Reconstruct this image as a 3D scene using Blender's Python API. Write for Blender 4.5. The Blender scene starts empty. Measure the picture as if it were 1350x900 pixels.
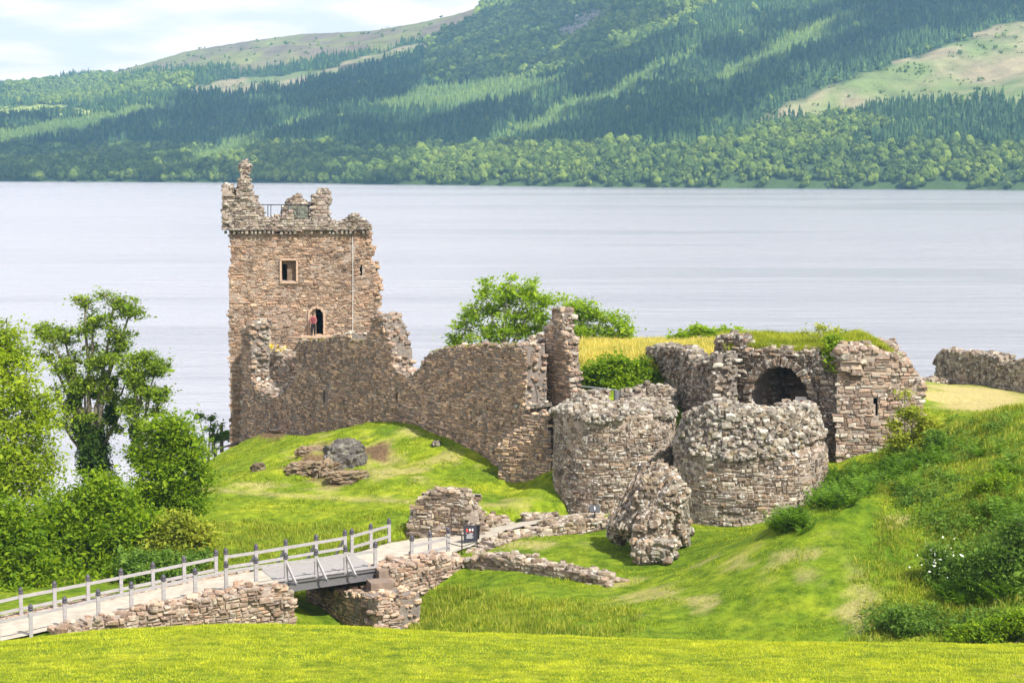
import bpy, math
import numpy as np
from mathutils import Vector, Matrix
R = math.radians
sc = bpy.context.scene
COL = sc.collection
rng = np.random.default_rng(7)

# ------------------------------------------------------------------ camera
CAMZ = 38.0
PITCH = math.atan(260 / 2625)
cd = bpy.data.cameras.new('camera'); cam = bpy.data.objects.new('camera', cd); COL.objects.link(cam)
cam.location = (0, 0, CAMZ); cam.rotation_euler = (R(90) - PITCH, 0, 0)
cd.lens = 70; cd.sensor_width = 36; cd.clip_start = 1; cd.clip_end = 20000
sc.camera = cam

# ------------------------------------------------------------------ world, sun, exposure
SUN_AZ = R(139)       # clockwise from +Y (view direction): right and a little behind the camera
SUN_EL = R(50)
SKY_STRENGTH = 0.10
w = bpy.data.worlds.new('World'); sc.world = w; w.use_nodes = True
nt = w.node_tree; nt.nodes.clear()
def N(t, typ, **kw):
    n = t.nodes.new(typ)
    for k, v in kw.items(): setattr(n, k, v)
    return n
def L(t, a, b): t.links.new(a, b)
out = N(nt, 'ShaderNodeOutputWorld'); bg = N(nt, 'ShaderNodeBackground'); bg.inputs[1].default_value = SKY_STRENGTH
sky = N(nt, 'ShaderNodeTexSky', sky_type='NISHITA', sun_disc=False)
sky.sun_elevation = SUN_EL; sky.sun_rotation = SUN_AZ; sky.altitude = 40; sky.air_density = 1.0; sky.dust_density = 0.6
tc = N(nt, 'ShaderNodeTexCoord'); mp = N(nt, 'ShaderNodeMapping'); mp.inputs['Scale'].default_value = (3.2, 3.2, 17)
L(nt, tc.outputs['Generated'], mp.inputs[0])
nz = N(nt, 'ShaderNodeTexNoise'); nz.inputs['Scale'].default_value = 2.6; nz.inputs['Detail'].default_value = 8; nz.inputs['Roughness'].default_value = .55
nz.inputs['Distortion'].default_value = .3
L(nt, mp.outputs[0], nz.inputs['Vector'])
sep = N(nt, 'ShaderNodeSeparateXYZ'); L(nt, tc.outputs['Generated'], sep.inputs[0])
el = N(nt, 'ShaderNodeMapRange'); el.inputs['From Min'].default_value = .06; el.inputs['From Max'].default_value = .7
el.inputs['To Min'].default_value = .34; el.inputs['To Max'].default_value = -.10
L(nt, sep.outputs['Z'], el.inputs['Value'])
ad = N(nt, 'ShaderNodeMath', operation='ADD'); L(nt, nz.outputs['Fac'], ad.inputs[0]); L(nt, el.outputs[0], ad.inputs[1])
rp = N(nt, 'ShaderNodeValToRGB'); rp.color_ramp.elements[0].position = .42; rp.color_ramp.elements[1].position = .62
L(nt, ad.outputs[0], rp.inputs[0])
n2 = N(nt, 'ShaderNodeTexNoise'); n2.inputs['Scale'].default_value = 5; n2.inputs['Detail'].default_value = 6
L(nt, mp.outputs[0], n2.inputs['Vector'])
cr = N(nt, 'ShaderNodeValToRGB'); cr.color_ramp.elements[0].color = (5.0, 5.25, 5.1, 1); cr.color_ramp.elements[1].color = (6.9, 6.4, 5.75, 1)
cr.color_ramp.elements[0].position = .38; cr.color_ramp.elements[1].position = .56
L(nt, n2.outputs['Fac'], cr.inputs[0])
br = N(nt, 'ShaderNodeMapRange'); br.inputs['From Min'].default_value = .07; br.inputs['From Max'].default_value = .3; br.inputs['To Min'].default_value = 1; br.inputs['To Max'].default_value = 1.85
L(nt, sep.outputs['Z'], br.inputs['Value']); cb = N(nt, 'ShaderNodeVectorMath', operation='SCALE'); L(nt, cr.outputs[0], cb.inputs[0]); L(nt, br.outputs[0], cb.inputs['Scale'])
tn = N(nt, 'ShaderNodeMix', data_type='RGBA', blend_type='MULTIPLY'); tn.inputs['B'].default_value = (1.06, .985, 1.03, 1); tn.inputs['Factor'].default_value = 1; L(nt, cb.outputs[0], tn.inputs['A'])
mx = N(nt, 'ShaderNodeMix', data_type='RGBA'); L(nt, rp.outputs[0], mx.inputs['Factor']); L(nt, sky.outputs[0], mx.inputs['A']); L(nt, tn.outputs['Result'], mx.inputs['B'])
L(nt, mx.outputs['Result'], bg.inputs[0]); L(nt, bg.outputs[0], out.inputs[0])

sd = bpy.data.lights.new('sun', 'SUN'); so = bpy.data.objects.new('sun', sd); COL.objects.link(so)
sd.energy = 4.6; sd.angle = R(.5); sd.color = (1, .95, .86)
SUNV = Vector((math.sin(SUN_AZ) * math.cos(SUN_EL), math.cos(SUN_AZ) * math.cos(SUN_EL), math.sin(SUN_EL)))
so.rotation_euler = (-SUNV).to_track_quat('-Z', 'Y').to_euler(); so.location = (40, 20, 90)
vs = sc.view_settings; vs.view_transform = 'Standard'; vs.look = 'None'; vs.exposure = 1.14; vs.gamma = 1
try: vs.use_curve_mapping = False
except Exception: pass
sc.cycles.use_denoising = True
sc.cycles.max_bounces = 6; sc.cycles.diffuse_bounces = 3; sc.cycles.glossy_bounces = 2; sc.cycles.transmission_bounces = 4
sc.cycles.transparent_max_bounces = 6; sc.cycles.volume_bounces = 0; sc.cycles.caustics_reflective = False; sc.cycles.caustics_refractive = False

# ------------------------------------------------------------------ helpers: pixels of the 1350x900 photograph <-> world
F = 2625.0; CP, SP = math.cos(PITCH), math.sin(PITCH)
def P(px, py, Y):
    u = (px - 675) / F; v = (450 - py) / F
    d = np.array([u, CP + v * SP, -SP + v * CP])
    return np.array([0, 0, CAMZ]) + d * (Y / d[1])
def proj(X, Y, Z):
    dz = Z - CAMZ; f = Y * CP - dz * SP; v = Y * SP + dz * CP
    return 675 + F * X / f, 450 - F * v / f
def h2(a, b, c=0.0):
    x = np.sin(a * 127.1 + b * 311.7 + c * 74.7) * 43758.5453
    return x - np.floor(x)
def vnoise(x, y, seed=0.0):
    xi = np.floor(x); yi = np.floor(y); fx = x - xi; fy = y - yi
    fx = fx * fx * (3 - 2 * fx); fy = fy * fy * (3 - 2 * fy)
    a = h2(xi, yi, seed); b = h2(xi + 1, yi, seed); c = h2(xi, yi + 1, seed); d = h2(xi + 1, yi + 1, seed)
    return (a * (1 - fx) + b * fx) * (1 - fy) + (c * (1 - fx) + d * fx) * fy
def fbm(x, y, o=4, seed=0.0):
    s = 0; a = 1; t = 0
    for k in range(o):
        s = s + a * (vnoise(x, y, seed + k * 3.3) - .5); t += a; a *= .5; x = x * 2.03 + 5.1; y = y * 2.03 + 1.7
    return s / t * 2
def pip(poly, x, y):
    x = np.asarray(x, float); y = np.asarray(y, float); r = np.zeros(x.shape, bool); n = len(poly)
    for i in range(n):
        x0, y0 = poly[i]; x1, y1 = poly[(i + 1) % n]
        if y0 == y1: continue
        c = ((y0 > y) != (y1 > y)) & (x < (x1 - x0) * (y - y0) / (y1 - y0) + x0)
        r ^= c
    return r

class MB:
    """collects vertex / face arrays and links them as one mesh object"""
    def __init__(s): s.v = []; s.f = []; s.n = 0
    def add(s, v, f, mat=0, smooth=False):
        v = np.asarray(v, float).reshape(-1, 3); f = np.asarray(f, int)
        s.v.append(v); s.f.append((f + s.n, mat, smooth)); s.n += len(v)
    def build(s, name, mats, parent=None):
        me = bpy.data.meshes.new(name)
        v = np.concatenate(s.v).astype(np.float32)
        me.vertices.add(len(v)); me.vertices.foreach_set('co', v.ravel())
        loops = np.concatenate([f.ravel() for f, _, _ in s.f]).astype(np.int32)
        cnt = np.concatenate([np.full(len(f), f.shape[1]) for f, _, _ in s.f]).astype(np.int32)
        me.loops.add(len(loops)); me.loops.foreach_set('vertex_index', loops)
        me.polygons.add(len(cnt)); st = np.concatenate([[0], np.cumsum(cnt)[:-1]]).astype(np.int32)
        me.polygons.foreach_set('loop_start', st)
        me.polygons.foreach_set('material_index', np.concatenate([np.full(len(f), m) for f, m, _ in s.f]).astype(np.int32))
        me.polygons.foreach_set('use_smooth', np.concatenate([np.full(len(f), sm) for f, _, sm in s.f]))
        for m in (mats if isinstance(mats, (list, tuple)) else [mats]): me.materials.append(m)
        me.update(calc_edges=True); me.validate()
        o = bpy.data.objects.new(name, me); COL.objects.link(o)
        if parent is not None: o.parent = parent
        return o
    # --- primitives
    def box(s, c, size, mat=0, rot=None, taper=1.0):
        sx, sy, sz = np.array(size) / 2
        v = np.array([[x * sx * (taper if z > 0 else 1), y * sy * (taper if z > 0 else 1), z * sz] for z in (-1, 1) for y in (-1, 1) for x in (-1, 1)])
        if rot is not None: v = v @ np.array(rot).T
        s.add(v + np.array(c), [[0, 2, 3, 1], [4, 5, 7, 6], [0, 1, 5, 4], [2, 6, 7, 3], [0, 4, 6, 2], [1, 3, 7, 5]], mat)
    def bar(s, a, b, wd, ht, mat=0):
        a = np.array(a, float); b = np.array(b, float); d = b - a; l = np.linalg.norm(d); d /= l
        up = np.array([0, 0, 1.0])
        if abs(d[2]) > .95: up = np.array([0, 1.0, 0])
        x = np.cross(d, up); x /= np.linalg.norm(x); z = np.cross(x, d)
        M = np.stack([x, d, z], 1)
        s.box((a + b) / 2, (wd, l, ht), mat, M)
    def tube(s, pts, rad, n=6, mat=0, smooth=True):
        pts = np.array(pts, float); rad = np.broadcast_to(np.array(rad, float), (len(pts),))
        vs_ = []
        for i, p in enumerate(pts):
            d = pts[min(i + 1, len(pts) - 1)] - pts[max(i - 1, 0)]; d /= (np.linalg.norm(d) + 1e-9)
            up = np.array([0, 0, 1.0]) if abs(d[2]) < .9 else np.array([1.0, 0, 0])
            x = np.cross(d, up); x /= np.linalg.norm(x); y = np.cross(d, x)
            a = np.arange(n) * 2 * math.pi / n
            vs_.append(p + rad[i] * (np.cos(a)[:, None] * x + np.sin(a)[:, None] * y))
        f = []
        for i in range(len(pts) - 1):
            for k in range(n):
                f.append([i * n + k, i * n + (k + 1) % n, (i + 1) * n + (k + 1) % n, (i + 1) * n + k])
        s.add(np.concatenate(vs_), f, mat, smooth)
    def lathe(s, c, prof, n=12, mat=0, smooth=True):
        a = np.arange(n) * 2 * math.pi / n; v = []
        for r, z in prof: v.append(np.stack([r * np.cos(a), r * np.sin(a), np.full(n, z)], 1))
        f = [[i * n + k, i * n + (k + 1) % n, (i + 1) * n + (k + 1) % n, (i + 1) * n + k] for i in range(len(prof) - 1) for k in range(n)]
        s.add(np.concatenate(v) + np.array(c), f, mat, smooth)

def tag(o, label=None, cat=None, group=None, kind=None):
    if label: o['label'] = label
    if cat: o['category'] = cat
    if group: o['group'] = group
    if kind: o['kind'] = kind
    return o
def thing(name, loc, label, cat, group=None):
    o = bpy.data.objects.new(name, None); COL.objects.link(o); o.location = [float(c) for c in loc]; o.empty_display_size = .3
    bpy.context.view_layer.update()
    return tag(o, label, cat, group)
def parent_keep(o, t):
    """mesh vertices were written in world space: make them relative to the thing's base"""
    o.parent = t; l = t.location
    if t.parent: l = l
    o.data.transform(Matrix.Translation((-l[0], -l[1], -l[2]))); return o
def sub(o, p):     # sub-part: p's mesh is already relative to the thing
    root = p.parent
    o.parent = p; l = root.location if root else p.location
    o.data.transform(Matrix.Translation((-l[0], -l[1], -l[2]))); return o

# icosahedron / icosphere templates
def ico(sub_=0):
    t = (1 + 5 ** .5) / 2
    v = [(-1, t, 0), (1, t, 0), (-1, -t, 0), (1, -t, 0), (0, -1, t), (0, 1, t), (0, -1, -t), (0, 1, -t), (t, 0, -1), (t, 0, 1), (-t, 0, -1), (-t, 0, 1)]
    f = [(0, 11, 5), (0, 5, 1), (0, 1, 7), (0, 7, 10), (0, 10, 11), (1, 5, 9), (5, 11, 4), (11, 10, 2), (10, 7, 6), (7, 1, 8), (3, 9, 4), (3, 4, 2), (3, 2, 6), (3, 6, 8), (3, 8, 9), (4, 9, 5), (2, 4, 11), (6, 2, 10), (8, 6, 7), (9, 8, 1)]
    v = [np.array(p) / np.linalg.norm(p) for p in v]
    for _ in range(sub_):
        mid = {}; nf = []
        def m(a, b):
            k = (min(a, b), max(a, b))
            if k not in mid:
                p = v[a] + v[b]; v.append(p / np.linalg.norm(p)); mid[k] = len(v) - 1
            return mid[k]
        for a, b, c in f:
            x, y, z = m(a, b), m(b, c), m(c, a); nf += [(a, x, z), (b, y, x), (c, z, y), (x, y, z)]
        f = nf
    return np.array(v), np.array(f)
ICO0, ICO1, ICO2, ICO3, ICO4 = ico(0), ico(1), ico(2), ico(3), ico(4)

def rand_rot(n, r=rng):
    q = r.normal(size=(n, 4)); q /= np.linalg.norm(q, axis=1)[:, None]; a, b, c, d = q.T
    return np.stack([1 - 2 * (c * c + d * d), 2 * (b * c - a * d), 2 * (b * d + a * c), 2 * (b * c + a * d), 1 - 2 * (b * b + d * d), 2 * (c * d - a * b), 2 * (b * d - a * c), 2 * (c * d + a * b), 1 - 2 * (b * b + c * c)], 1).reshape(n, 3, 3)
def rocks(mb, pos, size, mat=1, tpl=ICO1, flat=.55, jit=.13, tilt=.28, r=rng):
    """angular stones, box-like, lying roughly flat"""
    n = len(pos)
    if n == 0: return
    V, Fc = tpl; k = len(V)
    b = np.sign(V) * np.abs(V) ** .42; b = b / np.abs(b).max()
    v = b[None] * (1 + r.uniform(-jit, jit, (n, k, 3)))
    sz = np.broadcast_to(np.asarray(size, float), (n,))[:, None] * r.uniform([.75, .7, flat * .7], [1.3, 1.05, flat * 1.25], (n, 3))
    v = v * sz[:, None] * .5
    a = r.uniform(0, 2 * np.pi, n); c, s_ = np.cos(a), np.sin(a)
    Rz = np.zeros((n, 3, 3)); Rz[:, 0, 0] = c; Rz[:, 0, 1] = -s_; Rz[:, 1, 0] = s_; Rz[:, 1, 1] = c; Rz[:, 2, 2] = 1
    t1 = r.normal(0, tilt, n); c, s_ = np.cos(t1), np.sin(t1)
    Rx = np.zeros((n, 3, 3)); Rx[:, 0, 0] = 1; Rx[:, 1, 1] = c; Rx[:, 1, 2] = -s_; Rx[:, 2, 1] = s_; Rx[:, 2, 2] = c
    M = Rx @ Rz
    v = np.einsum('nij,nkj->nki', M, v) + np.asarray(pos)[:, None]
    f = (Fc[None] + (np.arange(n) * k)[:, None, None]).reshape(-1, 3)
    mb.add(v.reshape(-1, 3), f, mat)

# ------------------------------------------------------------------ materials
def newmat(name):
    m = bpy.data.materials.new(name); m.use_nodes = True; t = m.node_tree; t.nodes.clear()
    o = N(t, 'ShaderNodeOutputMaterial'); b = N(t, 'ShaderNodeBsdfPrincipled'); b.inputs['Roughness'].default_value = .9
    b.inputs['Specular IOR Level'].default_value = .25
    L(t, b.outputs[0], o.inputs[0]); return m, t, b, o
def ramp(t, stops, interp='LINEAR'):
    r = N(t, 'ShaderNodeValToRGB'); e = r.color_ramp; e.interpolation = interp
    while len(e.elements) < len(stops): e.elements.new(.5)
    for q, (p, c) in zip(e.elements, stops): q.position = p; q.color = (*c, 1) if len(c) == 3 else c
    return r
def noise(t, scale, detail=4, rough=.55, vec=None, stretch=None):
    n = N(t, 'ShaderNodeTexNoise'); n.inputs['Scale'].default_value = scale; n.inputs['Detail'].default_value = detail; n.inputs['Roughness'].default_value = rough
    if vec is None: vec = N(t, 'ShaderNodeTexCoord').outputs['Object']
    if stretch:
        m = N(t, 'ShaderNodeMapping'); m.inputs['Scale'].default_value = stretch; L(t, vec, m.inputs[0]); vec = m.outputs[0]
    L(t, vec, n.inputs['Vector']); return n
def mixc(t, fac, a, b, mode='MIX'):
    m = N(t, 'ShaderNodeMix', data_type='RGBA', blend_type=mode)
    for k, x in (('Factor', fac), ('A', a), ('B', b)):
        if isinstance(x, (int, float)): m.inputs[k].default_value = x
        elif isinstance(x, tuple): m.inputs[k].default_value = (*x, 1)
        else: L(t, x, m.inputs[k])
    return m.outputs['Result']
def bump(t, b, h, strength=.5, dist=.05):
    n = N(t, 'ShaderNodeBump'); n.inputs['Strength'].default_value = strength; n.inputs['Distance'].default_value = dist
    L(t, h, n.inputs['Height']); L(t, n.outputs[0], b.inputs['Normal'])

def stone_mat(name, cols, lichen=.35, lichen_col=(.55, .54, .5), dark=.3, dark_col=(.05, .047, .045), moss=0.0, lscale=2.2, streak=0.0):
    m, t, b, o = newmat(name)
    g = N(t, 'ShaderNodeNewGeometry')
    k = len(cols); rr = ramp(t, [(i / k, c) for i, c in enumerate(cols)], 'CONSTANT'); L(t, g.outputs['Random Per Island'], rr.inputs[0])
    # value variation per stone, independent of the tint
    wn = N(t, 'ShaderNodeTexWhiteNoise', noise_dimensions='1D')
    mu = N(t, 'ShaderNodeMath', operation='MULTIPLY'); mu.inputs[1].default_value = 91.7; L(t, g.outputs['Random Per Island'], mu.inputs[0]); L(t, mu.outputs[0], wn.inputs['W'])
    vr = N(t, 'ShaderNodeMapRange'); vr.inputs['To Min'].default_value = .5; vr.inputs['To Max'].default_value = 1.3; L(t, wn.outputs['Value'], vr.inputs['Value'])
    hs = N(t, 'ShaderNodeHueSaturation'); L(t, vr.outputs[0], hs.inputs['Value']); L(t, rr.outputs[0], hs.inputs['Color'])
    c = hs.outputs[0]
    nb = noise(t, .35, 5, .6); rb = ramp(t, [(.42, (0, 0, 0)), (.62, (1, 1, 1))]); L(t, nb.outputs['Fac'], rb.inputs[0])
    c = mixc(t, rb.outputs[0], c, mixc(t, 1.0, c, (.78, .76, .76), 'MULTIPLY'))
    if dark:
        nd = noise(t, 1.1, 6, .7, stretch=(1, 1, .45) if streak else None); rd = ramp(t, [(.5, (0, 0, 0)), (.66, (dark,) * 3)]); L(t, nd.outputs['Fac'], rd.inputs[0])
        c = mixc(t, rd.outputs[0], c, dark_col)
    if lichen:
        nl = noise(t, lscale, 7, .72); rl = ramp(t, [(.53, (0, 0, 0)), (.63, (lichen,) * 3)]); L(t, nl.outputs['Fac'], rl.inputs[0])
        c = mixc(t, rl.outputs[0], c, lichen_col)
        ns = noise(t, 9, 3, .6); rs = ramp(t, [(.62, (0, 0, 0)), (.7, (lichen,) * 3)]); L(t, ns.outputs['Fac'], rs.inputs[0])
        c = mixc(t, rs.outputs[0], c, (.7, .7, .66))
    if moss:
        nm = noise(t, 1.7, 5, .65); rm = ramp(t, [(.56, (0, 0, 0)), (.64, (moss,) * 3)]); L(t, nm.outputs['Fac'], rm.inputs[0])
        c = mixc(t, rm.outputs[0], c, (.2, .17, .03))
    L(t, c, b.inputs['Base Color'])
    nf = noise(t, 14, 5, .7); bump(t, b, nf.outputs['Fac'], .9, .05)
    return m
def plain_mat(name, col, rough=.6, metal=0, var=.15, scale=6, stretch=None, spec=.3):
    m, t, b, o = newmat(name); n = noise(t, scale, 5, .6, stretch=stretch)
    r = ramp(t, [(.3, tuple(x * (1 - var) for x in col)), (.7, tuple(min(1, x * (1 + var)) for x in col))]); L(t, n.outputs['Fac'], r.inputs[0])
    L(t, r.outputs[0], b.inputs['Base Color']); b.inputs['Roughness'].default_value = rough; b.inputs['Metallic'].default_value = metal; b.inputs['Specular IOR Level'].default_value = spec
    bump(t, b, n.outputs['Fac'], .2, .01); return m
def leaf_mat(name, cols, trans=.4, bright=1.0, vs=.5, wide=1.0):
    m, t, b, o = newmat(name); g = N(t, 'ShaderNodeNewGeometry')
    k = len(cols); rr = ramp(t, [(i / max(1, k - 1), tuple(x * bright for x in c)) for i, c in enumerate(cols)]); L(t, g.outputs['Random Per Island'], rr.inputs[0])
    n = noise(t, vs, 6, .7); rn = ramp(t, [(.32, (.62 ** wide, .7 ** wide, .6)), (.68, (1.28, 1.2, 1.0))]); L(t, n.outputs['Fac'], rn.inputs[0])
    c = mixc(t, 1.0, rr.outputs[0], rn.outputs[0], 'MULTIPLY')
    L(t, c, b.inputs['Base Color']); b.inputs['Roughness'].default_value = .65; b.inputs['Specular IOR Level'].default_value = .12
    tr = N(t, 'ShaderNodeBsdfTranslucent'); c2 = mixc(t, 1.0, c, (1.5, 1.6, .6), 'MULTIPLY'); L(t, c2, tr.inputs[0])
    ms = N(t, 'ShaderNodeMixShader'); ms.inputs[0].default_value = trans; L(t, b.outputs[0], ms.inputs[1]); L(t, tr.outputs[0], ms.inputs[2]); L(t, ms.outputs[0], o.inputs[0])
    return m

M = {}
M['core'] = plain_mat('lime_mortar_core', (.27, .22, .18), .95, var=.3, scale=5)
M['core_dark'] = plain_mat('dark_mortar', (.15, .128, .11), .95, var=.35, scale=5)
M['tower'] = stone_mat('pink_sandstone', [(0.321, 0.207, 0.135), (0.353, 0.238, 0.156), (0.273, 0.175, 0.118), (0.377, 0.270, 0.184), (0.313, 0.215, 0.142), (0.249, 0.167, 0.114), (0.338, 0.223, 0.142), (0.289, 0.215, 0.149)], .25, (.5, .46, .4), .28, moss=0)
M['tower_top'] = stone_mat('weathered_sandstone', [(0.217, 0.167, 0.130), (0.260, 0.217, 0.173), (0.159, 0.123, 0.101), (0.303, 0.260, 0.209), (0.188, 0.159, 0.130)], .6, (.55, .52, .44), .5, moss=.3)
M['curtain'] = stone_mat('dark_rubble_stone', [(0.438, 0.293, 0.186), (0.350, 0.233, 0.150), (0.508, 0.353, 0.228), (0.403, 0.293, 0.204), (0.298, 0.203, 0.132), (0.543, 0.374, 0.234)], .38, (.42, .42, .4), .5, streak=1)
M['gate'] = stone_mat('gatehouse_stone', [(0.208, 0.153, 0.104), (0.167, 0.118, 0.080), (0.291, 0.243, 0.180), (0.139, 0.102, 0.071), (0.236, 0.186, 0.131), (0.347, 0.301, 0.229), (0.187, 0.141, 0.099), (0.249, 0.173, 0.110)], .7, (.6, .58, .53), .7, lscale=3.4)
M['rubble'] = stone_mat('pale_rubble', [(0.220, 0.190, 0.148), (0.167, 0.134, 0.099), (0.283, 0.254, 0.207), (0.136, 0.104, 0.076), (0.241, 0.204, 0.157), (0.314, 0.284, 0.233), (0.189, 0.145, 0.099)], .6, (.58, .56, .5), .6, moss=.3, lscale=3)
M['block'] = stone_mat('warm_gatehouse_stone', [(0.289, 0.202, 0.143), (0.241, 0.166, 0.121), (0.329, 0.255, 0.189), (0.208, 0.151, 0.113), (0.304, 0.230, 0.166), (0.361, 0.318, 0.256), (0.264, 0.179, 0.125)], .45, (.58, .56, .5), .38, moss=.1)
M['lowwall'] = stone_mat('low_wall_stone', [(0.286, 0.225, 0.157), (0.229, 0.171, 0.118), (0.343, 0.287, 0.214), (0.184, 0.134, 0.095), (0.318, 0.256, 0.186), (0.254, 0.183, 0.123)], .5, (.64, .61, .54), .35, moss=.25)
M['bridgewall'] = stone_mat('tan_sandstone', [(0.322, 0.234, 0.169), (0.268, 0.182, 0.130), (0.369, 0.287, 0.215), (0.222, 0.157, 0.117), (0.348, 0.260, 0.195), (0.302, 0.195, 0.130)], .35, (.6, .57, .5), .2, moss=.15)
M['boulder'] = stone_mat('grey_boulder', [(.07, .06, .055), (.09, .08, .07)], .42, (.3, .3, .28), .7, moss=.2, lscale=1.6)
M['outcrop'] = stone_mat('brown_outcrop', [(.13, .095, .06), (.18, .13, .08)], .3, (.4, .36, .28), .7, moss=.5)

# ------------------------------------------------------------------ near terrain
ctl = []
def cp(px, py, Y): ctl.append(P(px, py, Y))
for px in (-250, 0, 300, 675, 1000, 1350, 1600):
    cp(px, 905, 46)
    ctl.append(np.array([(px - 675) / F * 36, 36, 27.3 + .1])); ctl.append(np.array([(px - 675) / F * 20, 20, 30.0]))
for px, py in ((-250, 862), (-100, 853), (0, 846), (60, 839), (150, 831), (250, 826), (330, 824), (420, 826), (560, 832), (700, 838), (850, 843), (1000, 846), (1200, 848), (1350, 850), (1600, 852)):
    cp(px, py, 60); cp(px, py + 1.5, 57.5); q = P(px, py, 60); ctl.append(q + [0, 3, -.95])
    if px > 450: ctl.append(np.array([q[0] * 1.1, 67, 20.4])); ctl.append(np.array([q[0] * 1.15, 73, 18.6]))
    else: ctl.append(np.array([q[0] * 1.1, 66, 20.3])); ctl.append(np.array([q[0] * 1.15, 71, 17.6]))
for X, Y, z in ((-30, 75, 17.4), (-22, 76, 17.3), (-15, 77, 16.9), (-9.5, 79, 16.6), (-8.6, 88, 16.2), (-9, 95, 16.2), (-7, 84, 16.3), (-4.5, 80, 16.6), (-3.6, 84.5, 16.8), (-3.2, 82, 17.0), (-2.3, 86.5, 17.4),
                (-6.6, 92, 16.4), (-5, 95.5, 16.9), (-12, 96, 16.6), (-22, 90, 17.6), (-22, 98, 16.2), (-30, 90, 16.8), (-34, 100, 14), (-30, 115, 14.5), (-26, 128, 13), (-40, 75, 18), (-50, 100, 8), (-50, 70, 15), (-60, 130, 1), (-45, 130, 4),
                (-35, 150, 3), (-30, 160, 5), (-24, 158, 11.5), (-16, 165, 11), (-10, 160, 13), (-5, 150, 15), (-40, 180, -3), (-20, 185, -2), (0, 180, 2), (0, 195, -3), (-70, 60, 8), (-70, 90, 2), (-80, 130, -4), (-60, 170, -4), (-80, 30, 15),
                (30, 195, 3), (20, 185, 10), (45, 185, 12), (60, 200, -3), (30, 210, -4), (0, 220, -6), (-40, 220, -6), (60, 170, 15), (60, 130, 20), (60, 90, 24), (60, 60, 24), (-10, 135, 17.5), (-14, 145, 16.6), (-3, 125, 21), (2, 116, 19.6)):
    ctl.append(np.array([X, Y, z], float))
for a in ((578, 806, 89), (556, 829, 86.5), (600, 785, 91), (600, 828, 81), (700, 832, 80), (700, 776, 87.5), (630, 765, 91), (790, 792, 86), (850, 752, 90), (760, 722, 95), (900, 748, 90), (950, 704, 98), (1000, 698, 99.8), (1080, 664, 101), (1100, 628, 104),
          (900, 800, 82), (1000, 760, 84), (1080, 700, 88), (1150, 668, 92), (1200, 700, 86), (1130, 800, 79), (1000, 835, 77), (1200, 835, 76.5), (1350, 842, 74), (1250, 750, 82), (1300, 650, 86), (1350, 700, 80), (1350, 600, 90),
          (1350, 542, 97), (1260, 556, 101), (1215, 585, 103), (1200, 604, 101), (1150, 620, 100), (1260, 620, 92), (1500, 540, 97), (1500, 700, 80), (1350, 532, 118), (1240, 540, 118), (1225, 520, 135), (1225, 505, 158), (1350, 524, 148),
          (1300, 507, 160), (1450, 520, 150), (280, 645, 113), (360, 650, 111.5), (450, 657, 110), (600, 664, 106.5), (700, 674, 106), (690, 652, 109), (455, 622, 116), (400, 602, 120), (350, 588, 130), (322, 584, 143), (300, 592, 140), (285, 607, 128),
          (490, 564, 124), (430, 573, 128), (380, 578, 134), (550, 588, 119), (600, 604, 116), (640, 625, 113), (690, 645, 111), (560, 640, 111), (730, 665, 107), (800, 674, 105.8), (240, 650, 112),
          (300, 690, 104.5), (400, 695, 104), (500, 688, 103), (350, 740, 98), (430, 735, 98.5), (520, 700, 101.5), (540, 680, 103.5), (250, 740, 98), (800, 700, 99.5), (880, 690, 104), (680, 705, 97.5),
          (770, 528, 112.5), (870, 528, 114), (820, 515, 114.5), (820, 480, 119), (760, 458, 126), (820, 456, 127), (880, 456, 128), (930, 456, 126), (760, 480, 119), (960, 452, 130), (700, 462, 130), (1000, 470, 122), (1100, 480, 118), (1170, 500, 118), (820, 462, 140), (1000, 470, 140), (820, 480, 160), (1000, 500, 165)):
    cp(*a)
# the path: near and far edges, left to right
near_e = [P(*a) for a in ((-150, 880, 78), (-60, 859, 79), (41, 836.5, 80), (173, 806, 82.2), (298, 778, 84.7), (364, 768, 86), (498, 749, 91), (545, 742, 93), (591, 731, 95.5), (620, 721, 97.5), (667, 699, 100.5), (735, 685, 103.5), (800, 679, 105))]
far_e = [P(*a) for a in ((-150, 855, 81), (-60, 833, 82), (28, 813, 83.3), (160, 787, 85.6), (285, 761, 88.5), (345, 752, 90), (464, 731, 95), (489, 723.5, 97), (513, 716, 99), (545, 711, 101), (625, 699, 103), (700, 686, 106), (790, 673, 107.5))]
near_e = np.array(near_e); far_e = np.array(far_e)
def resample(poly, n):
    d = np.concatenate([[0], np.cumsum(np.linalg.norm(np.diff(poly, axis=0), axis=1))]); t = np.linspace(0, d[-1], n)
    return np.stack([np.interp(t, d, poly[:, k]) for k in range(3)], 1)
def seg_interp(E, k, n=8):   # per-segment linear interpolation, same count both edges
    return np.concatenate([E[i] + (E[i + 1] - E[i]) * (np.arange(n) / n)[:, None] for i in range(len(E) - 1)] + [E[-1:]])
NE, FE = seg_interp(near_e, 0), seg_interp(far_e, 0)
for i in range(len(NE)):
    if i % 4 == 0 and not (5 * 8 <= i < 6.6 * 8):
        m_ = (NE[i] + FE[i]) / 2; ctl.append(m_ - [0, 0, .08]); ctl.append(FE[i] - [0, 0, .12])
        if i <= 16 or i > 56: ctl.append(NE[i] - [0, 0, .15])
ctl = np.array(ctl)
d = np.linalg.norm(ctl[:, None, :2] - ctl[None, :, :2], axis=2)
A = np.sqrt(d * d + 1.0) * -1 ; n_ = len(ctl)
Amat = np.zeros((n_ + 3, n_ + 3)); Amat[:n_, :n_] = A + np.eye(n_) * .25; Amat[:n_, n_] = 1; Amat[:n_, n_ + 1:] = ctl[:, :2]; Amat[n_:, :n_] = Amat[:n_, n_:].T
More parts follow.
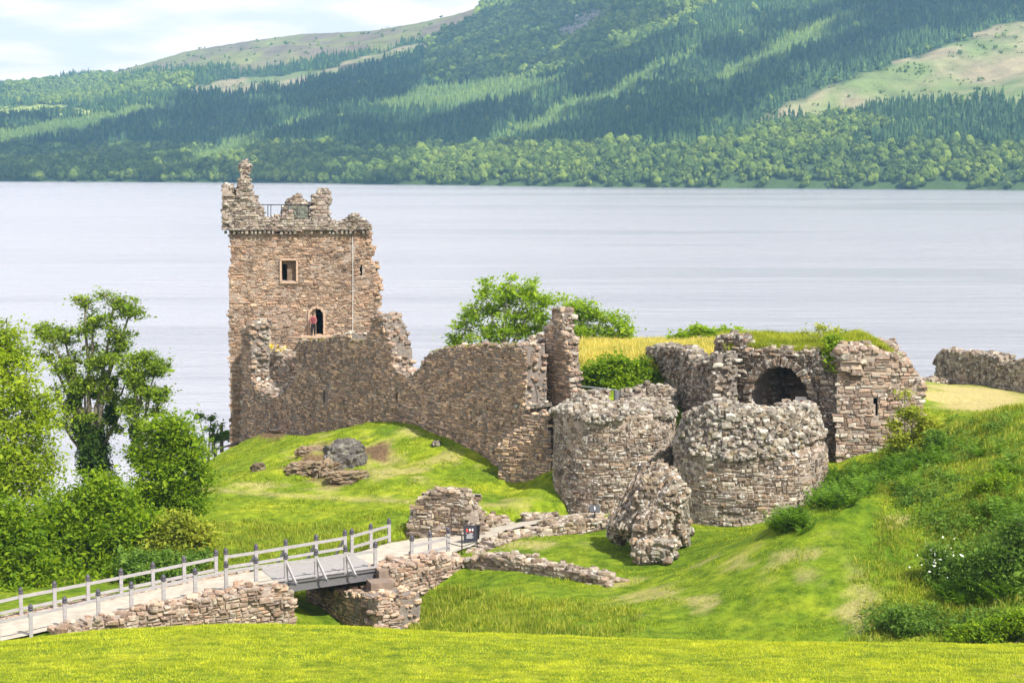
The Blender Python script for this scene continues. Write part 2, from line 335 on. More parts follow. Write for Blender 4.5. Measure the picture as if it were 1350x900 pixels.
wts = np.linalg.solve(Amat, np.concatenate([ctl[:, 2], np.zeros(3)]))
TX0, TX1, TY0, TY1, TS = -80., 75., 18., 222., .4
gx = np.arange(TX0, TX1 + .01, TS); gy = np.arange(TY0, TY1 + .01, TS)
GX, GY = np.meshgrid(gx, gy, indexing='ij')
GZ = np.zeros(GX.size); q = np.stack([GX.ravel(), GY.ravel()], 1)
for i in range(0, len(q), 20000):
    dd = np.linalg.norm(q[i:i + 20000, None] - ctl[None, :, :2], axis=2)
    GZ[i:i + 20000] = -np.sqrt(dd * dd + 1.0) @ wts[:n_] + wts[n_] + q[i:i + 20000] @ wts[n_ + 1:]
GZ = GZ.reshape(GX.shape)
lawn_w = np.clip((GY - 61) / 4, 0, 1)
GZ += fbm(GX / 9, GY / 9, 3, 2) * .25 * lawn_w + fbm(GX / 2.2, GY / 2.2, 3, 5) * .12 * (.25 + .75 * lawn_w) + fbm(GX / .8, GY / .8, 2, 8) * .05
mx_, my_ = proj(GX, GY, GZ); mnd = np.exp(-((mx_ - 440) / 75) ** 2 - ((my_ - 612) / 30) ** 2) * (GY > 108) * (GY < 128)
GZ += mnd * (fbm(GX / 1.5, GY / 2.2, 4, 41) * 1.1 + .25) + np.exp(-((mx_ - 350) / 40) ** 2 - ((my_ - 575) / 12) ** 2) * (GY > 122) * (GY < 140) * .7
GZ += np.clip((GY - 108) / 4, 0, 1) * np.clip((128 - GY) / 6, 0, 1) * (GX < 2) * fbm(GX / 3, GY / 3, 3, 44) * .3
sp_ = P(1075, 745, 86); GZ += 1.15 * np.exp(-((GX - sp_[0]) / 4.2) ** 2 - ((GY - sp_[1]) / 6.5) ** 2); sp_ = P(1150, 690, 90); GZ += .5 * np.exp(-((GX - sp_[0]) / 3.5) ** 2 - ((GY - sp_[1]) / 4) ** 2)
rough = np.clip((GX - 12) / 6, 0, 1) * np.clip((GY - 70) / 6, 0, 1) * np.clip((112 - GY) / 8, 0, 1)
GZ += rough * fbm(GX / 1.8, GY / 1.8, 3, 11) * .35
# carve the path
pp = np.concatenate([NE, FE[::-1]])[:, :2]
tri_pts = []; tri_z = []
for i in range(len(NE)):
    for t_ in np.linspace(-.12, 1.12, 9): tri_pts.append((NE[i] + (FE[i] - NE[i]) * t_)[:2]); tri_z.append((NE[i] + (FE[i] - NE[i]) * t_)[2])
tri_pts = np.array(tri_pts); tri_z = np.array(tri_z); ii = np.arange(len(tri_pts)) // 9
bridge_mask = (ii >= 40) & (ii < 49)
sel = (GX > -32) & (GX < 8) & (GY > 76) & (GY < 112); idx = np.argwhere(sel)
qq = np.stack([GX[sel], GY[sel]], 1); dd = np.linalg.norm(qq[:, None] - tri_pts[None], axis=2); mi = dd.argmin(1); md = dd.min(1)
ok = (md < .55) & ~bridge_mask[mi]
zz = GZ[sel]; zz[ok] = tri_z[mi[ok]] - .10; GZ[sel] = zz
def gz(x, y):
    x = np.clip((np.asarray(x, float) - TX0) / TS, 0, len(gx) - 1.001); y = np.clip((np.asarray(y, float) - TY0) / TS, 0, len(gy) - 1.001)
    i = x.astype(int); j = y.astype(int); fx = x - i; fy = y - j
    return (GZ[i, j] * (1 - fx) + GZ[i + 1, j] * fx) * (1 - fy) + (GZ[i, j + 1] * (1 - fx) + GZ[i + 1, j + 1] * fx) * fy

def grid_mesh(mb, GX, GY, GZ, mat=0, smooth=True):
    nx, ny = GX.shape; v = np.stack([GX, GY, GZ], -1).reshape(-1, 3)
    i, j = np.meshgrid(np.arange(nx - 1), np.arange(ny - 1), indexing='ij'); a = (i * ny + j).ravel()
    mb.add(v, np.stack([a, a + ny, a + ny + 1, a + 1], 1), mat, smooth)
# attributes: dry grass, bare soil, lushness; located where the photo shows them
PX, PY = proj(GX, GY, GZ)
def blob(px, py, rx, ry, Ymin=0, Ymax=1e9):
    return np.exp(-(((PX - px) / rx) ** 2 + ((PY - py) / ry) ** 2)) * ((GY > Ymin) & (GY < Ymax))
fine = fbm(GX / 1.3, GY / 1.3, 4, 31) * .5 + .5; med = fbm(GX / 5, GY / 5, 3, 37) * .5 + .5
dry = np.zeros_like(GX)
for b_ in ((500, 605, 45, 22, 105, 125), (530, 620, 60, 14, 105, 125), (420, 600, 40, 25, 105, 130), (340, 640, 60, 6, 105, 125), (560, 660, 120, 6, 100, 118), (600, 610, 40, 14, 105, 125), (540, 573, 20, 8), (430, 640, 30, 12, 100, 120),
           (1060, 760, 50, 18), (1130, 800, 28, 40), (980, 745, 60, 12), (1040, 730, 40, 14), (1080, 700, 40, 12), (830, 765, 24, 12, 84, 92), (880, 790, 60, 16), (1180, 690, 26, 10), (1040, 675, 15, 8), (700, 718, 60, 6, 94, 99), (960, 800, 50, 20),
           (1240, 512, 60, 8, 120, 170), (1300, 520, 60, 7, 120, 170), (1270, 535, 40, 7, 110, 170), (1080, 640, 10, 8), (1200, 640, 20, 8, 80, 99)):
    dry = np.maximum(dry, blob(*b_))
dry = np.clip((dry * .9 + (fine - .5) * 2.6 - .4) * 1.3, 0, .5) * np.clip(dry * 2, 0, 1)
trk = np.exp(-((PY - np.interp(PX, [260, 340, 450, 600, 700], [643, 650, 657, 664, 668])) / 2.6) ** 2) * (PX > 260) * (PX < 700) * (GY > 100) * (GY < 120); dry = np.maximum(dry, trk * .55)
tan_ = np.clip((blob(1275, 520, 75, 13, 118, 172) + blob(1300, 535, 60, 8, 105, 150)) * 1.3 + (med - .5) * 1.2 - .25, 0, 1) * (PX > 1205); dry = np.maximum(dry, np.clip(tan_ * 1.3 * (.5 + .9 * fine), 0, .75))
hay = np.clip(blob(820, 458, 130, 14, 118, 150) + blob(765, 475, 24, 26, 112, 150) + blob(950, 456, 60, 12, 118, 160), 0, 1)
soil = np.clip((np.maximum.reduce([blob(435, 610, 50, 26, 105, 125) * .8, blob(415, 605, 26, 13, 105, 125), blob(445, 625, 28, 16, 105, 125), blob(360, 572, 20, 10, 120, 140), blob(500, 598, 18, 12, 105, 125)]) * 1.4 + (fine - .5) * 1.6 - .5) * 3, 0, 1)
lushw = np.clip(((GY > 61.5) & (GY < 100)).astype(float) * (.35 + med * .5), 0, 1)

def ground_mat():
    m, t, b, o = newmat('grass_ground')
    def at(n): a = N(t, 'ShaderNodeAttribute'); a.attribute_name = n; return a.outputs['Fac']
    n1 = noise(t, .35, 6, .65); r1 = ramp(t, [(.3, (.1, .17, .012)), (.5, (.19, .25, .014)), (.7, (.3, .32, .022))]); L(t, n1.outputs['Fac'], r1.inputs[0])
    n2 = noise(t, 1.6, 8, .75); r2 = ramp(t, [(.36, (.38, .5, .4)), (.64, (1.4, 1.32, 1.25))]); L(t, n2.outputs['Fac'], r2.inputs[0])
    c = mixc(t, 1.0, r1.outputs[0], r2.outputs[0], 'MULTIPLY')
    c = mixc(t, at('lush'), c, mixc(t, 1.0, c, (.55, .7, .6), 'MULTIPLY'))
    nd = noise(t, 6, 4, .6); rd = ramp(t, [(.35, (.33, .25, .1)), (.65, (.55, .43, .22))]); L(t, nd.outputs['Fac'], rd.inputs[0])
    c = mixc(t, at('dry'), c, rd.outputs[0]); c = mixc(t, at('hay'), c, (.42, .36, .07))
    rs = ramp(t, [(.35, (.07, .045, .025)), (.65, (.2, .13, .07))]); L(t, nd.outputs['Fac'], rs.inputs[0]); c = mixc(t, at('soil'), c, rs.outputs[0])
    L(t, c, b.inputs['Base Color']); b.inputs['Roughness'].default_value = 1; b.inputs['Specular IOR Level'].default_value = .1
    nb = noise(t, 11, 6, .75); bump(t, b, nb.outputs['Fac'], 1, .12); return m
M['ground'] = ground_mat()
mb = MB(); grid_mesh(mb, GX, GY, GZ)
ground = tag(mb.build('grass_ground', M['ground']), 'uneven green and straw coloured grass round the ruined castle', 'ground', kind='structure')
for nme, arr in (('dry', dry), ('hay', hay), ('soil', soil), ('lush', lushw)):
    a = ground.data.attributes.new(nme, 'FLOAT', 'POINT'); a.data.foreach_set('value', arr.ravel().astype(np.float32))

# path sheet
M['path'] = plain_mat('pale_gravel_path', (.34, .3, .24), .95, var=.2, scale=2.0)
mb = MB()
T_ = np.linspace(0, 1, 7)
for lo, hi in ((0, 41), (48, len(NE))):
    V_ = NE[lo:hi, None] + (FE[lo:hi] - NE[lo:hi])[:, None] * T_[None, :, None]
    V_ = V_ + np.array([0, 0, .03]); grid_mesh(mb, V_[..., 0], V_[..., 1], V_[..., 2] + .02 * fbm(V_[..., 0] * 2, V_[..., 1] * 2, 2))
tag(mb.build('path', M['path']), 'pale gravel path leading over the footbridge to the gatehouse', 'path', kind='structure')

# ------------------------------------------------------------------ masonry
class Plane:
    def __init__(s, pa, Ya, pb, Yb, batter=0.0, z0=0.0):
        a = np.array([(pa - 675) / F * Ya, Ya]); b = np.array([(pb - 675) / F * Yb, Yb])
        # correct X for the pitch at mid height
        s.A = np.array([*a, 0.]); u = b - a; s.len = np.linalg.norm(u); u /= s.len
        s.u = np.array([u[0], u[1], 0]); s.n = np.array([u[1], -u[0], 0]); s.batter = batter; s.z0 = z0
    def sz(s, px, py):
        dr = P(px, py, 1.0) - [0, 0, CAMZ]; o = np.array([0, 0, CAMZ])
        t = np.dot(s.A - o, s.n) / np.dot(dr, s.n); p = o + dr * t
        return float(np.dot(p - s.A, s.u)), float(p[2])
    def poly(s, pts): return [s.sz(*p) for p in pts]
    def fn(s, S, Z, D):
        return s.A + S[..., None] * s.u + D[..., None] * s.n + (s.batter * (s.z0 - Z))[..., None] * s.n * (Z < s.z0)[..., None] + Z[..., None] * np.array([0, 0, 1.])
class Cyl:
    def __init__(s, C, R0, prof):    # prof: (z, R) pairs
        s.C = np.array([*C, 0.]); s.R0 = R0; s.pz, s.pr = zip(*prof)
    def fn(s, S, Z, D):
        th = S / s.R0; r = np.interp(Z, s.pz, s.pr) + D
        return s.C + np.stack([r * np.sin(th), -r * np.cos(th), Z], -1)     # th = 0 faces the camera, grows to the right

def lay(mb, fn, s0, s1, z0, z1, inside, ch, ln, p=.05, gap=.02, mat=1, wav=.0, r=rng, sign=1, off=0.0, big=.06, clip=()):
    """courses of individually shaped stones"""
    S0, S1, Z0, Z1 = [], [], [], []
    z = z0
    while z < z1:
        h = ch * r.uniform(.65, 1.4); x = s0 + r.uniform(-ln, 0)
        n = int((s1 - s0) / ln * 1.6) + 4; l = ln * np.exp(r.normal(0, .38, n)); e = x + np.concatenate([[0], np.cumsum(l)])
        a, b = e[:-1], e[1:]; k = (a < s1) & (b > s0); a, b = a[k], b[k]
        jz = r.uniform(-.16, .16, (2, len(a))) * h
        zl = z + jz[0]; zh = z + h + jz[1]
        spl = (r.random(len(a)) < .14) & (h > ch * .8)                      # some stones are two thin ones
        S0.append(a); S1.append(b); Z0.append(zl); Z1.append(np.where(spl, z + h * .5, zh))
        S0.append(a[spl]); S1.append(b[spl]); Z0.append(np.full(spl.sum(), z + h * .5)); Z1.append(zh[spl])
        z += h
    S0, S1, Z0, Z1 = map(np.concatenate, (S0, S1, Z0, Z1))
    cz = (Z0 + Z1) / 2; cs = (S0 + S1) / 2
    if wav: dz = wav * np.sin(cs * 1.3 + cz * .7) + wav * .6 * np.sin(cs * 3.1 + 2); Z0 = Z0 + dz; Z1 = Z1 + dz; cz = cz + dz
    k = inside(cs, cz) & (r.random(len(cs)) > .012); S0, S1, Z0, Z1, cs, cz = (q[k] for q in (S0, S1, Z0, Z1, cs, cz))
    for (h0, h1, v0, v1) in clip:
        o_ = (S0 < h1) & (S1 > h0) & (Z0 < v1) & (Z1 > v0); lf = (S0 + S1) / 2 < (h0 + h1) / 2
        S1 = np.where(o_ & lf, np.minimum(S1, h0), S1); S0 = np.where(o_ & ~lf, np.maximum(S0, h1), S0)
    k = S1 - S0 > .06; S0, S1, Z0, Z1 = S0[k], S1[k], Z0[k], Z1[k]
    n = len(S0)
    if n == 0: return
    g = gap * r.uniform(.5, 1.4, n); S0 = S0 + g; S1 = S1 - g; Z0 = Z0 + g * .7; Z1 = Z1 - g * .7
    pr = p * r.uniform(.15, 1.0, n) + (r.random(n) < big) * p * 1.2
    be = np.minimum(.3 * (Z1 - Z0), .05) * r.uniform(.7, 1.3, n)
    def quad(a, b, c, e, D, j):
        s_ = np.stack([a, b, b, a], 1) + r.normal(0, j, (n, 4)); z_ = np.stack([c, c, e, e], 1) + r.normal(0, j, (n, 4)); return s_, z_, np.broadcast_to(D[:, None], (n, 4)) + r.normal(0, j * .8, (n, 4))
    jj = .02
    q1 = quad(S0, S1, Z0, Z1, np.full(n, -.1), 0); q2 = quad(S0, S1, Z0, Z1, pr - be, jj); q3 = quad(S0 + be, S1 - be, Z0 + be, Z1 - be, pr, jj)
    SS = np.concatenate([q1[0], q2[0], q3[0]], 1); ZZ = np.concatenate([q1[1], q2[1], q3[1]], 1); DD = np.concatenate([q1[2], q2[2], q3[2]], 1)
    v = fn(SS, ZZ, off + sign * DD)
    f = []
    for b0, b1 in ((0, 4), (4, 8)):
        for k_ in range(4): f.append([b0 + k_, b0 + (k_ + 1) % 4, b1 + (k_ + 1) % 4, b1 + k_])
    f.append([8, 9, 10, 11]); f = np.array(f)
    mb.add(v.reshape(-1, 3), (f[None] + (np.arange(n) * 12)[:, None, None]).reshape(-1, 4), mat)

def slab(mb, fn, s0, s1, z0, z1, inside, T, cell=.25, mat=0, rub=None, rsize=.26, rdens=9., rmat=1, norub=None, r=rng, back=True):
    """solid wall core from a mask of cells, with loose stones on every broken edge"""
    ns = max(2, int((s1 - s0) / cell)); nz_ = max(2, int((z1 - z0) / cell)); cs = (s1 - s0) / ns; cz = (z1 - z0) / nz_
    S = s0 + (np.arange(ns) + .5) * cs; Z = z0 + (np.arange(nz_) + .5) * cz
    SS, ZZ = np.meshgrid(S, Z, indexing='ij'); Mk = inside(SS, ZZ)
    def rgh(s_, z_, d_): return (fbm(s_ * 1.7 + d_ * .9, z_ * 1.9 + 3 * d_, 3, 17)) * .06
    def quads(s_, z_, d_):      # arrays n x 4
        D = d_ + np.where(d_ > -T / 2, 1, -1) * rgh(s_, z_, np.round(d_)) - .02 * np.where(d_ > -T / 2, 1, -1)
        v = fn(s_, z_, D).reshape(-1, 3); n = len(s_); mb.add(v, np.arange(n * 4).reshape(n, 4), mat)
    i, j = np.nonzero(Mk); a, b = s0 + i * cs, z0 + j * cz
    s4 = np.stack([a, a + cs, a + cs, a], 1); z4 = np.stack([b, b, b + cz, b + cz], 1)
    quads(s4, z4, np.zeros_like(s4))
    if back: quads(s4, z4, np.full_like(s4, -T))
    Mp = np.pad(Mk, 1)
    nd = max(1, int(round(T / .5)))
    for di, dj in ((1, 0), (-1, 0), (0, 1), (0, -1)):
        nb = Mp[1 + di:1 + di + ns, 1 + dj:1 + dj + nz_]
        i, j = np.nonzero(Mk & ~nb)
        if len(i) == 0: continue
        if di: s_e = s0 + (i + (di > 0)) * cs; sa, sb = s_e, s_e; za, zb = z0 + j * cz, z0 + (j + 1) * cz
        else: z_e = z0 + (j + (dj > 0)) * cz; za, zb = z_e, z_e; sa, sb = s0 + i * cs, s0 + (i + 1) * cs
        for q_ in range(nd):
            d0, d1 = -T * q_ / nd, -T * (q_ + 1) / nd
            s4 = np.stack([sa, sb, sb, sa], 1); z4 = np.stack([za, zb, zb, za], 1); d4 = np.broadcast_to(np.array([d0, d0, d1, d1]), s4.shape).copy(); quads(s4, z4, d4)
        if dj == -1 and (z0 + j.min() * cz) <= z0 + .01: keep = (j > 0)
        else: keep = np.ones(len(i), bool)
        if rdens <= 0: continue
        L_ = cs if dj else cz; cnt = r.poisson(rdens * L_ * T, len(i)) * keep
        rep = np.repeat(np.arange(len(i)), cnt); t1 = r.random(len(rep)); t2 = r.random(len(rep))
        rs_ = sa[rep] + (sb - sa)[rep] * t1; rz = za[rep] + (zb - za)[rep] * t1
        if norub is not None: k = ~norub(rs_, rz); rs_, rz, t2 = rs_[k], rz[k], t2[k]
        rs_ = rs_ + di * r.uniform(-.06, .08, len(rs_)); rz = rz + dj * r.uniform(-.06, .1, len(rz))
        p_ = fn(rs_, rz, -T * t2 * .96 - .02)
        rocks(mb, p_, rsize * np.exp(np.clip(r.normal(-.05, .38, len(p_)), -1, .5)), rmat, r=r)

def jag(poly, amp=.12, fr=1.6, seed=3):
    return lambda s_, z_: pip(poly, s_ + amp * fbm(s_ * fr, z_ * fr, 2, seed) * 2, z_ + amp * fbm(s_ * fr + 9, z_ * fr, 2, seed + 1) * 2)

def wall(mb, pl, pix, T, course, ln, holes=(), clean=None, p=.05, mat=1, core=0, rsize=.26, rdens=9., amp=.12, cell=.25, backface=False, z0=None, rmat=None, wav=.0, ins_extra=None, gap=.02, big=.06):
    poly = pl.poly(pix); ss = [a for a, b in poly]; zs = [b for a, b in poly]; jb = jag(poly, amp)
    base = jb if clean is None else (lambda s_, z_: np.where(clean(s_, z_), pip(poly, s_, z_), jb(s_, z_)))
    hp = [pl.poly(h) for h in holes]
    def inside(s_, z_):
        k = base(s_, z_)
        for h in hp: k &= ~pip(h, s_, z_)
        if ins_extra is not None: k &= ins_extra(s_, z_)
        return k
    def nr(s_, z_):
        k = np.zeros(s_.shape, bool) if clean is None else clean(s_, z_)
        for h in hp:
            a = np.array(h); k |= (s_ > a[:, 0].min() - .15) & (s_ < a[:, 0].max() + .15) & (z_ > a[:, 1].min() - .15) & (z_ < a[:, 1].max() + .15)
        return k
    zmin = min(zs) if z0 is None else z0
    b = (min(ss) - .3, max(ss) + .3, zmin, max(zs) + .3)
    slab(mb, pl.fn, *b, inside, T, cell, core, rsize=rsize, rdens=rdens, rmat=mat if rmat is None else rmat, norub=nr)
    bx_ = [(min(a for a, _ in h), max(a for a, _ in h), min(c for _, c in h), max(c for _, c in h)) for h in hp if len(h) == 4]
    lay(mb, pl.fn, *b, inside, course, ln, p, mat=mat, wav=wav, gap=gap, big=big, clip=bx_)
    if backface: lay(mb, pl.fn, *b, inside, course, ln, p, mat=mat, sign=-1, off=-T, wav=wav)
    return inside, poly

# ---- tower house
TY = 152.0
tl = P(303, 585, TY); tr_ = P(493, 585, TY)
tower = thing('tower_house', (tl[0] + 5, TY + 5, 14.5), 'tall square ruined sandstone tower rising above the loch', 'castle tower')
pl = Plane(303, TY, 493, TY)
# X on the plane must match the pixel column at mid height
mb = MB()
win = [(371, 343), (391, 343), (391, 371), (371, 371)]; door = [(408, 441), (408, 414), (411, 408), (417, 405), (424, 407), (427, 414), (427, 441)]; slit = [(475.5, 349), (478.5, 349), (478.5, 364), (475.5, 364)]
shaft = [(303, 600), (303, 306), (484, 306), (484, 318), (490, 331), (485, 338), (485, 345), (494, 352), (492, 360), (501, 369), (500, 376), (495, 384), (498, 400), (498, 430), (503, 470), (505, 600)]
wall(mb, pl, shaft, 1.9, .16, .3, holes=(win, door, slit), p=.035, rsize=.3, amp=.08, cell=.2, gap=.01, clean=lambda s_, z_: s_ < .9, wav=.03)
D_ = 9.5
side = Plane(303, TY, 303, TY); 
def mkplane(A, B):
    s = Plane.__new__(Plane); a, b = np.array(A, float), np.array(B, float); s.A = np.array([*a, 0.]); u = b - a; s.len = np.linalg.norm(u); u /= s.len
    s.u = np.array([*u, 0]); s.n = np.array([u[1], -u[0], 0]); s.batter = 0.; s.z0 = 0.; return s
def wall_sz(mb, pl, poly, T, course, ln, holes=(), p=.05, mat=1, core=0, rsize=.26, rdens=9., amp=.12, cell=.25, face=True, wav=0.):
    base = jag(poly, amp); ss = [a for a, b in poly]; zs = [b for a, b in poly]
    def inside(s_, z_):
        k = base(s_, z_)
        for h in holes: k &= ~pip(h, s_, z_)
        return k
    b = (min(ss) - .3, max(ss) + .3, min(zs), max(zs) + .3)
    slab(mb, pl.fn, *b, inside, T, cell, core, rsize=rsize, rdens=rdens, rmat=mat)
    if face: lay(mb, pl.fn, *b, inside, course, ln, p, mat=mat, wav=wav)
zt = pl.sz(400, 306)[1]; sL = pl.sz(303, 500)[0]; sR = pl.sz(489, 500)[0]; xL = pl.A[0] + sL; xR = pl.A[0] + sR
xE = pl.A[0] + pl.sz(479, 500)[0]; ple = mkplane((xE, TY + 1.5), (xE, TY + D_ - .5))      # right (east) wall, ragged
wall_sz(mb, ple, [(0, 12), (0, zt - .4), (1, zt - 1.0), (2.6, zt - .8), (3.4, zt - 2), (4.6, zt - 2.6), (5.4, zt - 1.5), (7.6, zt - .5), (7.6, 12)], 1.8, .24, .45, cell=.3, amp=.3, rsize=.32)
plw = mkplane((xL, TY + D_), (xL, TY + 1.9)); wall_sz(mb, plw, [(0, 12), (0, zt), (7.6, zt), (7.6, 12)], 1.8, .24, .45, cell=.3)
plb = mkplane((xE - .3, TY + D_), (xL, TY + D_)); wall_sz(mb, plb, [(0, 8), (0, zt), (plb.len, zt), (plb.len, 8)], 1.8, .24, .45, cell=.3)
parent_keep(mb.build('wall', [M['core'], M['tower']]), tower)
# parapet in front, standing proud on corbels
mb = MB(); plp = mkplane((xL - .35, TY - .35), (xR + .1, TY - .35))
par = [(296, 303), (295, 290), (295, 248), (299, 244), (306, 246), (308, 262), (312, 272), (313, 248), (316, 226), (319, 215), (325, 212), (328, 220), (329, 246), (333, 258), (340, 268), (345, 281), (352, 290), (365, 291), (377, 288), (378, 282), (384, 283), (385, 292), (430, 293), (454, 291), (456, 284), (466, 284), (476, 290), (484, 297), (487, 303)]
wall(mb, plp, par, .75, .2, .34, p=.06, rsize=.22, rdens=15, amp=.10, cell=.16)
# left and back parapets
pw = mkplane((xL - .35, TY + D_), (xL - .35, TY - .35)); wall_sz(mb, pw, [(0, zt + .2), (0, zt + 1.2), (4, zt + .9), (7, zt + 1.6), (8.3, zt + 3.2), (D_ + .35, zt + 3.3), (D_ + .35, zt + .2)], .75, .25, .4, cell=.2, rsize=.32)
pb = mkplane((xL, TY + D_ - 1.8), (xR, TY + D_ - 1.8))
bp = [pb.sz(*q) for q in ((303, 300), (313, 272), (328, 262), (345, 288), (372, 286), (373, 271), (384, 263), (391, 258), (400, 268), (405, 272), (406, 292), (412, 292), (412, 264), (419, 258), (425, 250), (432, 252), (433, 292), (440, 300))]
wall_sz(mb, pb, bp, 1.0, .25, .4, cell=.16, rsize=.32, amp=.06, rdens=12)
parent_keep(mb.build('parapet', [M['core'], M['tower_top']]), tower)
mb = MB()
for k in range(34):
    s_ = .1 + k * (sR - sL + .3) / 34
    if (15 < k < 25 and k % 2) or rng.random() < .12: continue
    c = plp.fn(np.array([s_ + .15 + rng.normal(0, .03)]), np.array([zt + .0]), np.array([-.16 - rng.uniform(0, .1)]))[0]; mb.box(c, (rng.uniform(.13, .2), .34, rng.uniform(.18, .3)), 0, taper=1.1)
mb.bar((xL - .4, TY - .2, zt + .24), (xL + 8.2, TY - .2, zt + .24), .38, .13)
parent_keep(mb.build('corbel_course', [M['tower_top']]), tower)
# dark interior: floor slab inside, so openings read dark
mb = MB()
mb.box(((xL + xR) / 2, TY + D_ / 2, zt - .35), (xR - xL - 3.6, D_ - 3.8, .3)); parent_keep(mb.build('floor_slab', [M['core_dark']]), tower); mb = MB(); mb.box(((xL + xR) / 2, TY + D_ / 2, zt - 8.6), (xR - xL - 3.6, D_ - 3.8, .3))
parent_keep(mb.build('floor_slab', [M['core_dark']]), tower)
# window: dressed frame, stone jamb inside
def P_(px, py, off=0.): s_, z_ = pl.sz(px, py); return pl.fn(np.array([s_]), np.array([z_]), np.array([off]))[0]
M['dressed'] = plain_mat('dressed_sandstone', (.38, .27, .19), .9, var=.2, scale=8)
mb = MB()
for (a, b) in (((370.2, 342.5), (370.2, 372)), ((391.8, 342.5), (391.8, 372)), ((369, 342), (393, 342)), ((369, 372.4), (393, 372.4))): mb.bar(P_(*a, .03), P_(*b, .03), .2 if a[0] != b[0] else .14, .14 if a[0] != b[0] else .2)
w_ = parent_keep(mb.build('window', [M['dressed']]), tower)
mb = MB(); a = P_(384.5, 343, -.75); b = P_(384.5, 371, -.75); mb.box((a + b) / 2, (.75, .9, abs(a[2] - b[2])), 0); mb.box(P_(381, 346, -.8), (1.1, .8, .25), 0)
sub(mb.build('jamb', [M['tower']]), w_)
mb = MB()
for a, b in (((407.3, 441), (407.3, 412)), ((427.6, 441), (427.6, 412)), ((407.5, 412), (412, 406.5)), ((412, 406.5), (417.5, 404.5)), ((417.5, 404.5), (423, 406.3)), ((423, 406.3), (427.6, 412))): mb.bar(P_(*a, .03), P_(*b, .03), .14, .18)
mb.box(P_(411.5, 425, -.45), (.5, .6, 2.0), 0); mb.box(P_(420, 443, .35), (2.6, .9, .18))
d_ = parent_keep(mb.build('doorway', [M['dressed']]), tower)
M['steel'] = plain_mat('grey_steel', (.22, .23, .24), .4, .6, spec=.5)
M['darkmetal'] = plain_mat('dark_metal', (.03, .03, .032), .5, .3)
mb = MB()
for x in (342, 351, 355, 369, 378, 390, 405): mb.tube([P_(x, 293, -1.0), P_(x, 270.5, -1.0)], .03, 5)
mb.tube([P_(341, 270.5, -1.), P_(406, 270.5, -1.)], .035, 5)
rl_ = parent_keep(mb.build('roof_railing', [M['darkmetal']]), tower)
gm, t, b, o = newmat('railing_glass'); gl = N(t, 'ShaderNodeBsdfGlass'); gl.inputs['Roughness'].default_value = .05; tp = N(t, 'ShaderNodeBsdfTransparent'); tp.inputs[0].default_value = (.72, .82, .78, 1)
gs = N(t, 'ShaderNodeBsdfGlossy'); gs.inputs['Roughness'].default_value = .1; ms = N(t, 'ShaderNodeMixShader'); ms.inputs[0].default_value = .1; L(t, tp.outputs[0], ms.inputs[1]); L(t, gs.outputs[0], ms.inputs[2]); L(t, ms.outputs[0], o.inputs[0])
M['glass'] = gm
mb = MB()
for x0, x1 in ((378.5, 389.5), (391, 404)):
    a, b = P_(x0, 272, -1.03), P_(x1, 292, -1.03); mb.box((a + b) / 2, (b[0] - a[0], .015, a[2] - b[2]))
sub(mb.build('glass_panel', [gm]), rl_)
mb = MB(); mb.tube([P_(465, 312, .1), P_(465.3, 360, .1), P_(465, 442, .1)], .025, 4); M['cable'] = plain_mat('pale_cable', (.6, .6, .58), .5, .2)
parent_keep(mb.build('lightning_cable', [M['cable']]), tower)

# ---- curtain wall
cw = P(500, 600, 124); curtain = thing('curtain_wall', (cw[0], 128, 17.5), 'long dark jagged rubble wall stepping down from the tower', 'castle wall')
plc = Plane(318, 145, 690, 112)
mb = MB()
top = [(318, 600), (318, 437), (321, 434), (330, 425), (331, 500), (338, 512), (346, 518), (362, 526), (374, 515), (382, 508), (390, 500), (391, 455), (400, 451), (429, 449), (440, 446), (450, 441), (461, 443), (463, 451), (479, 453), (486, 440), (490, 421), (497, 416), (503, 420), (511, 441), (515, 465), (519, 486), (530, 493), (538, 498), (548, 490), (557, 483), (562, 474), (567, 466), (581, 461), (600, 459), (650, 458), (680, 457), (690, 460), (692, 560), (694, 660), (500, 680)]
slits = [[(426.2, 516), (429, 516), (429, 531), (426.2, 531)], [(522, 516), (524.6, 516), (524.6, 531), (522, 531)]]
wall(mb, plc, top, 1.5, .15, .36, holes=slits, p=.05, core=2, rsize=.28, rdens=11, amp=.10, cell=.13, wav=.05, backface=False, rmat=3)
parent_keep(mb.build('wall', [M['core'], M['curtain'], M['core_dark'], M['block']]), curtain)
# recess behind the end of the wall, with a broken back
mb = MB()
plr = Plane(684, 115.2, 735, 114.4)
wall(mb, plr, [(684, 650), (684, 462), (696, 456), (700, 446), (706, 443), (714, 446), (718, 454), (735, 456), (735, 650)], 1.2, .22, .34, holes=([(708, 503), (719, 505), (720, 513), (708, 512)],), p=.1, core=1, mat=0, rsize=.32, amp=.12, cell=.2, rdens=14)
parent_keep(mb.build('inner_wall', [M['gate'], M['core_dark']]), curtain)
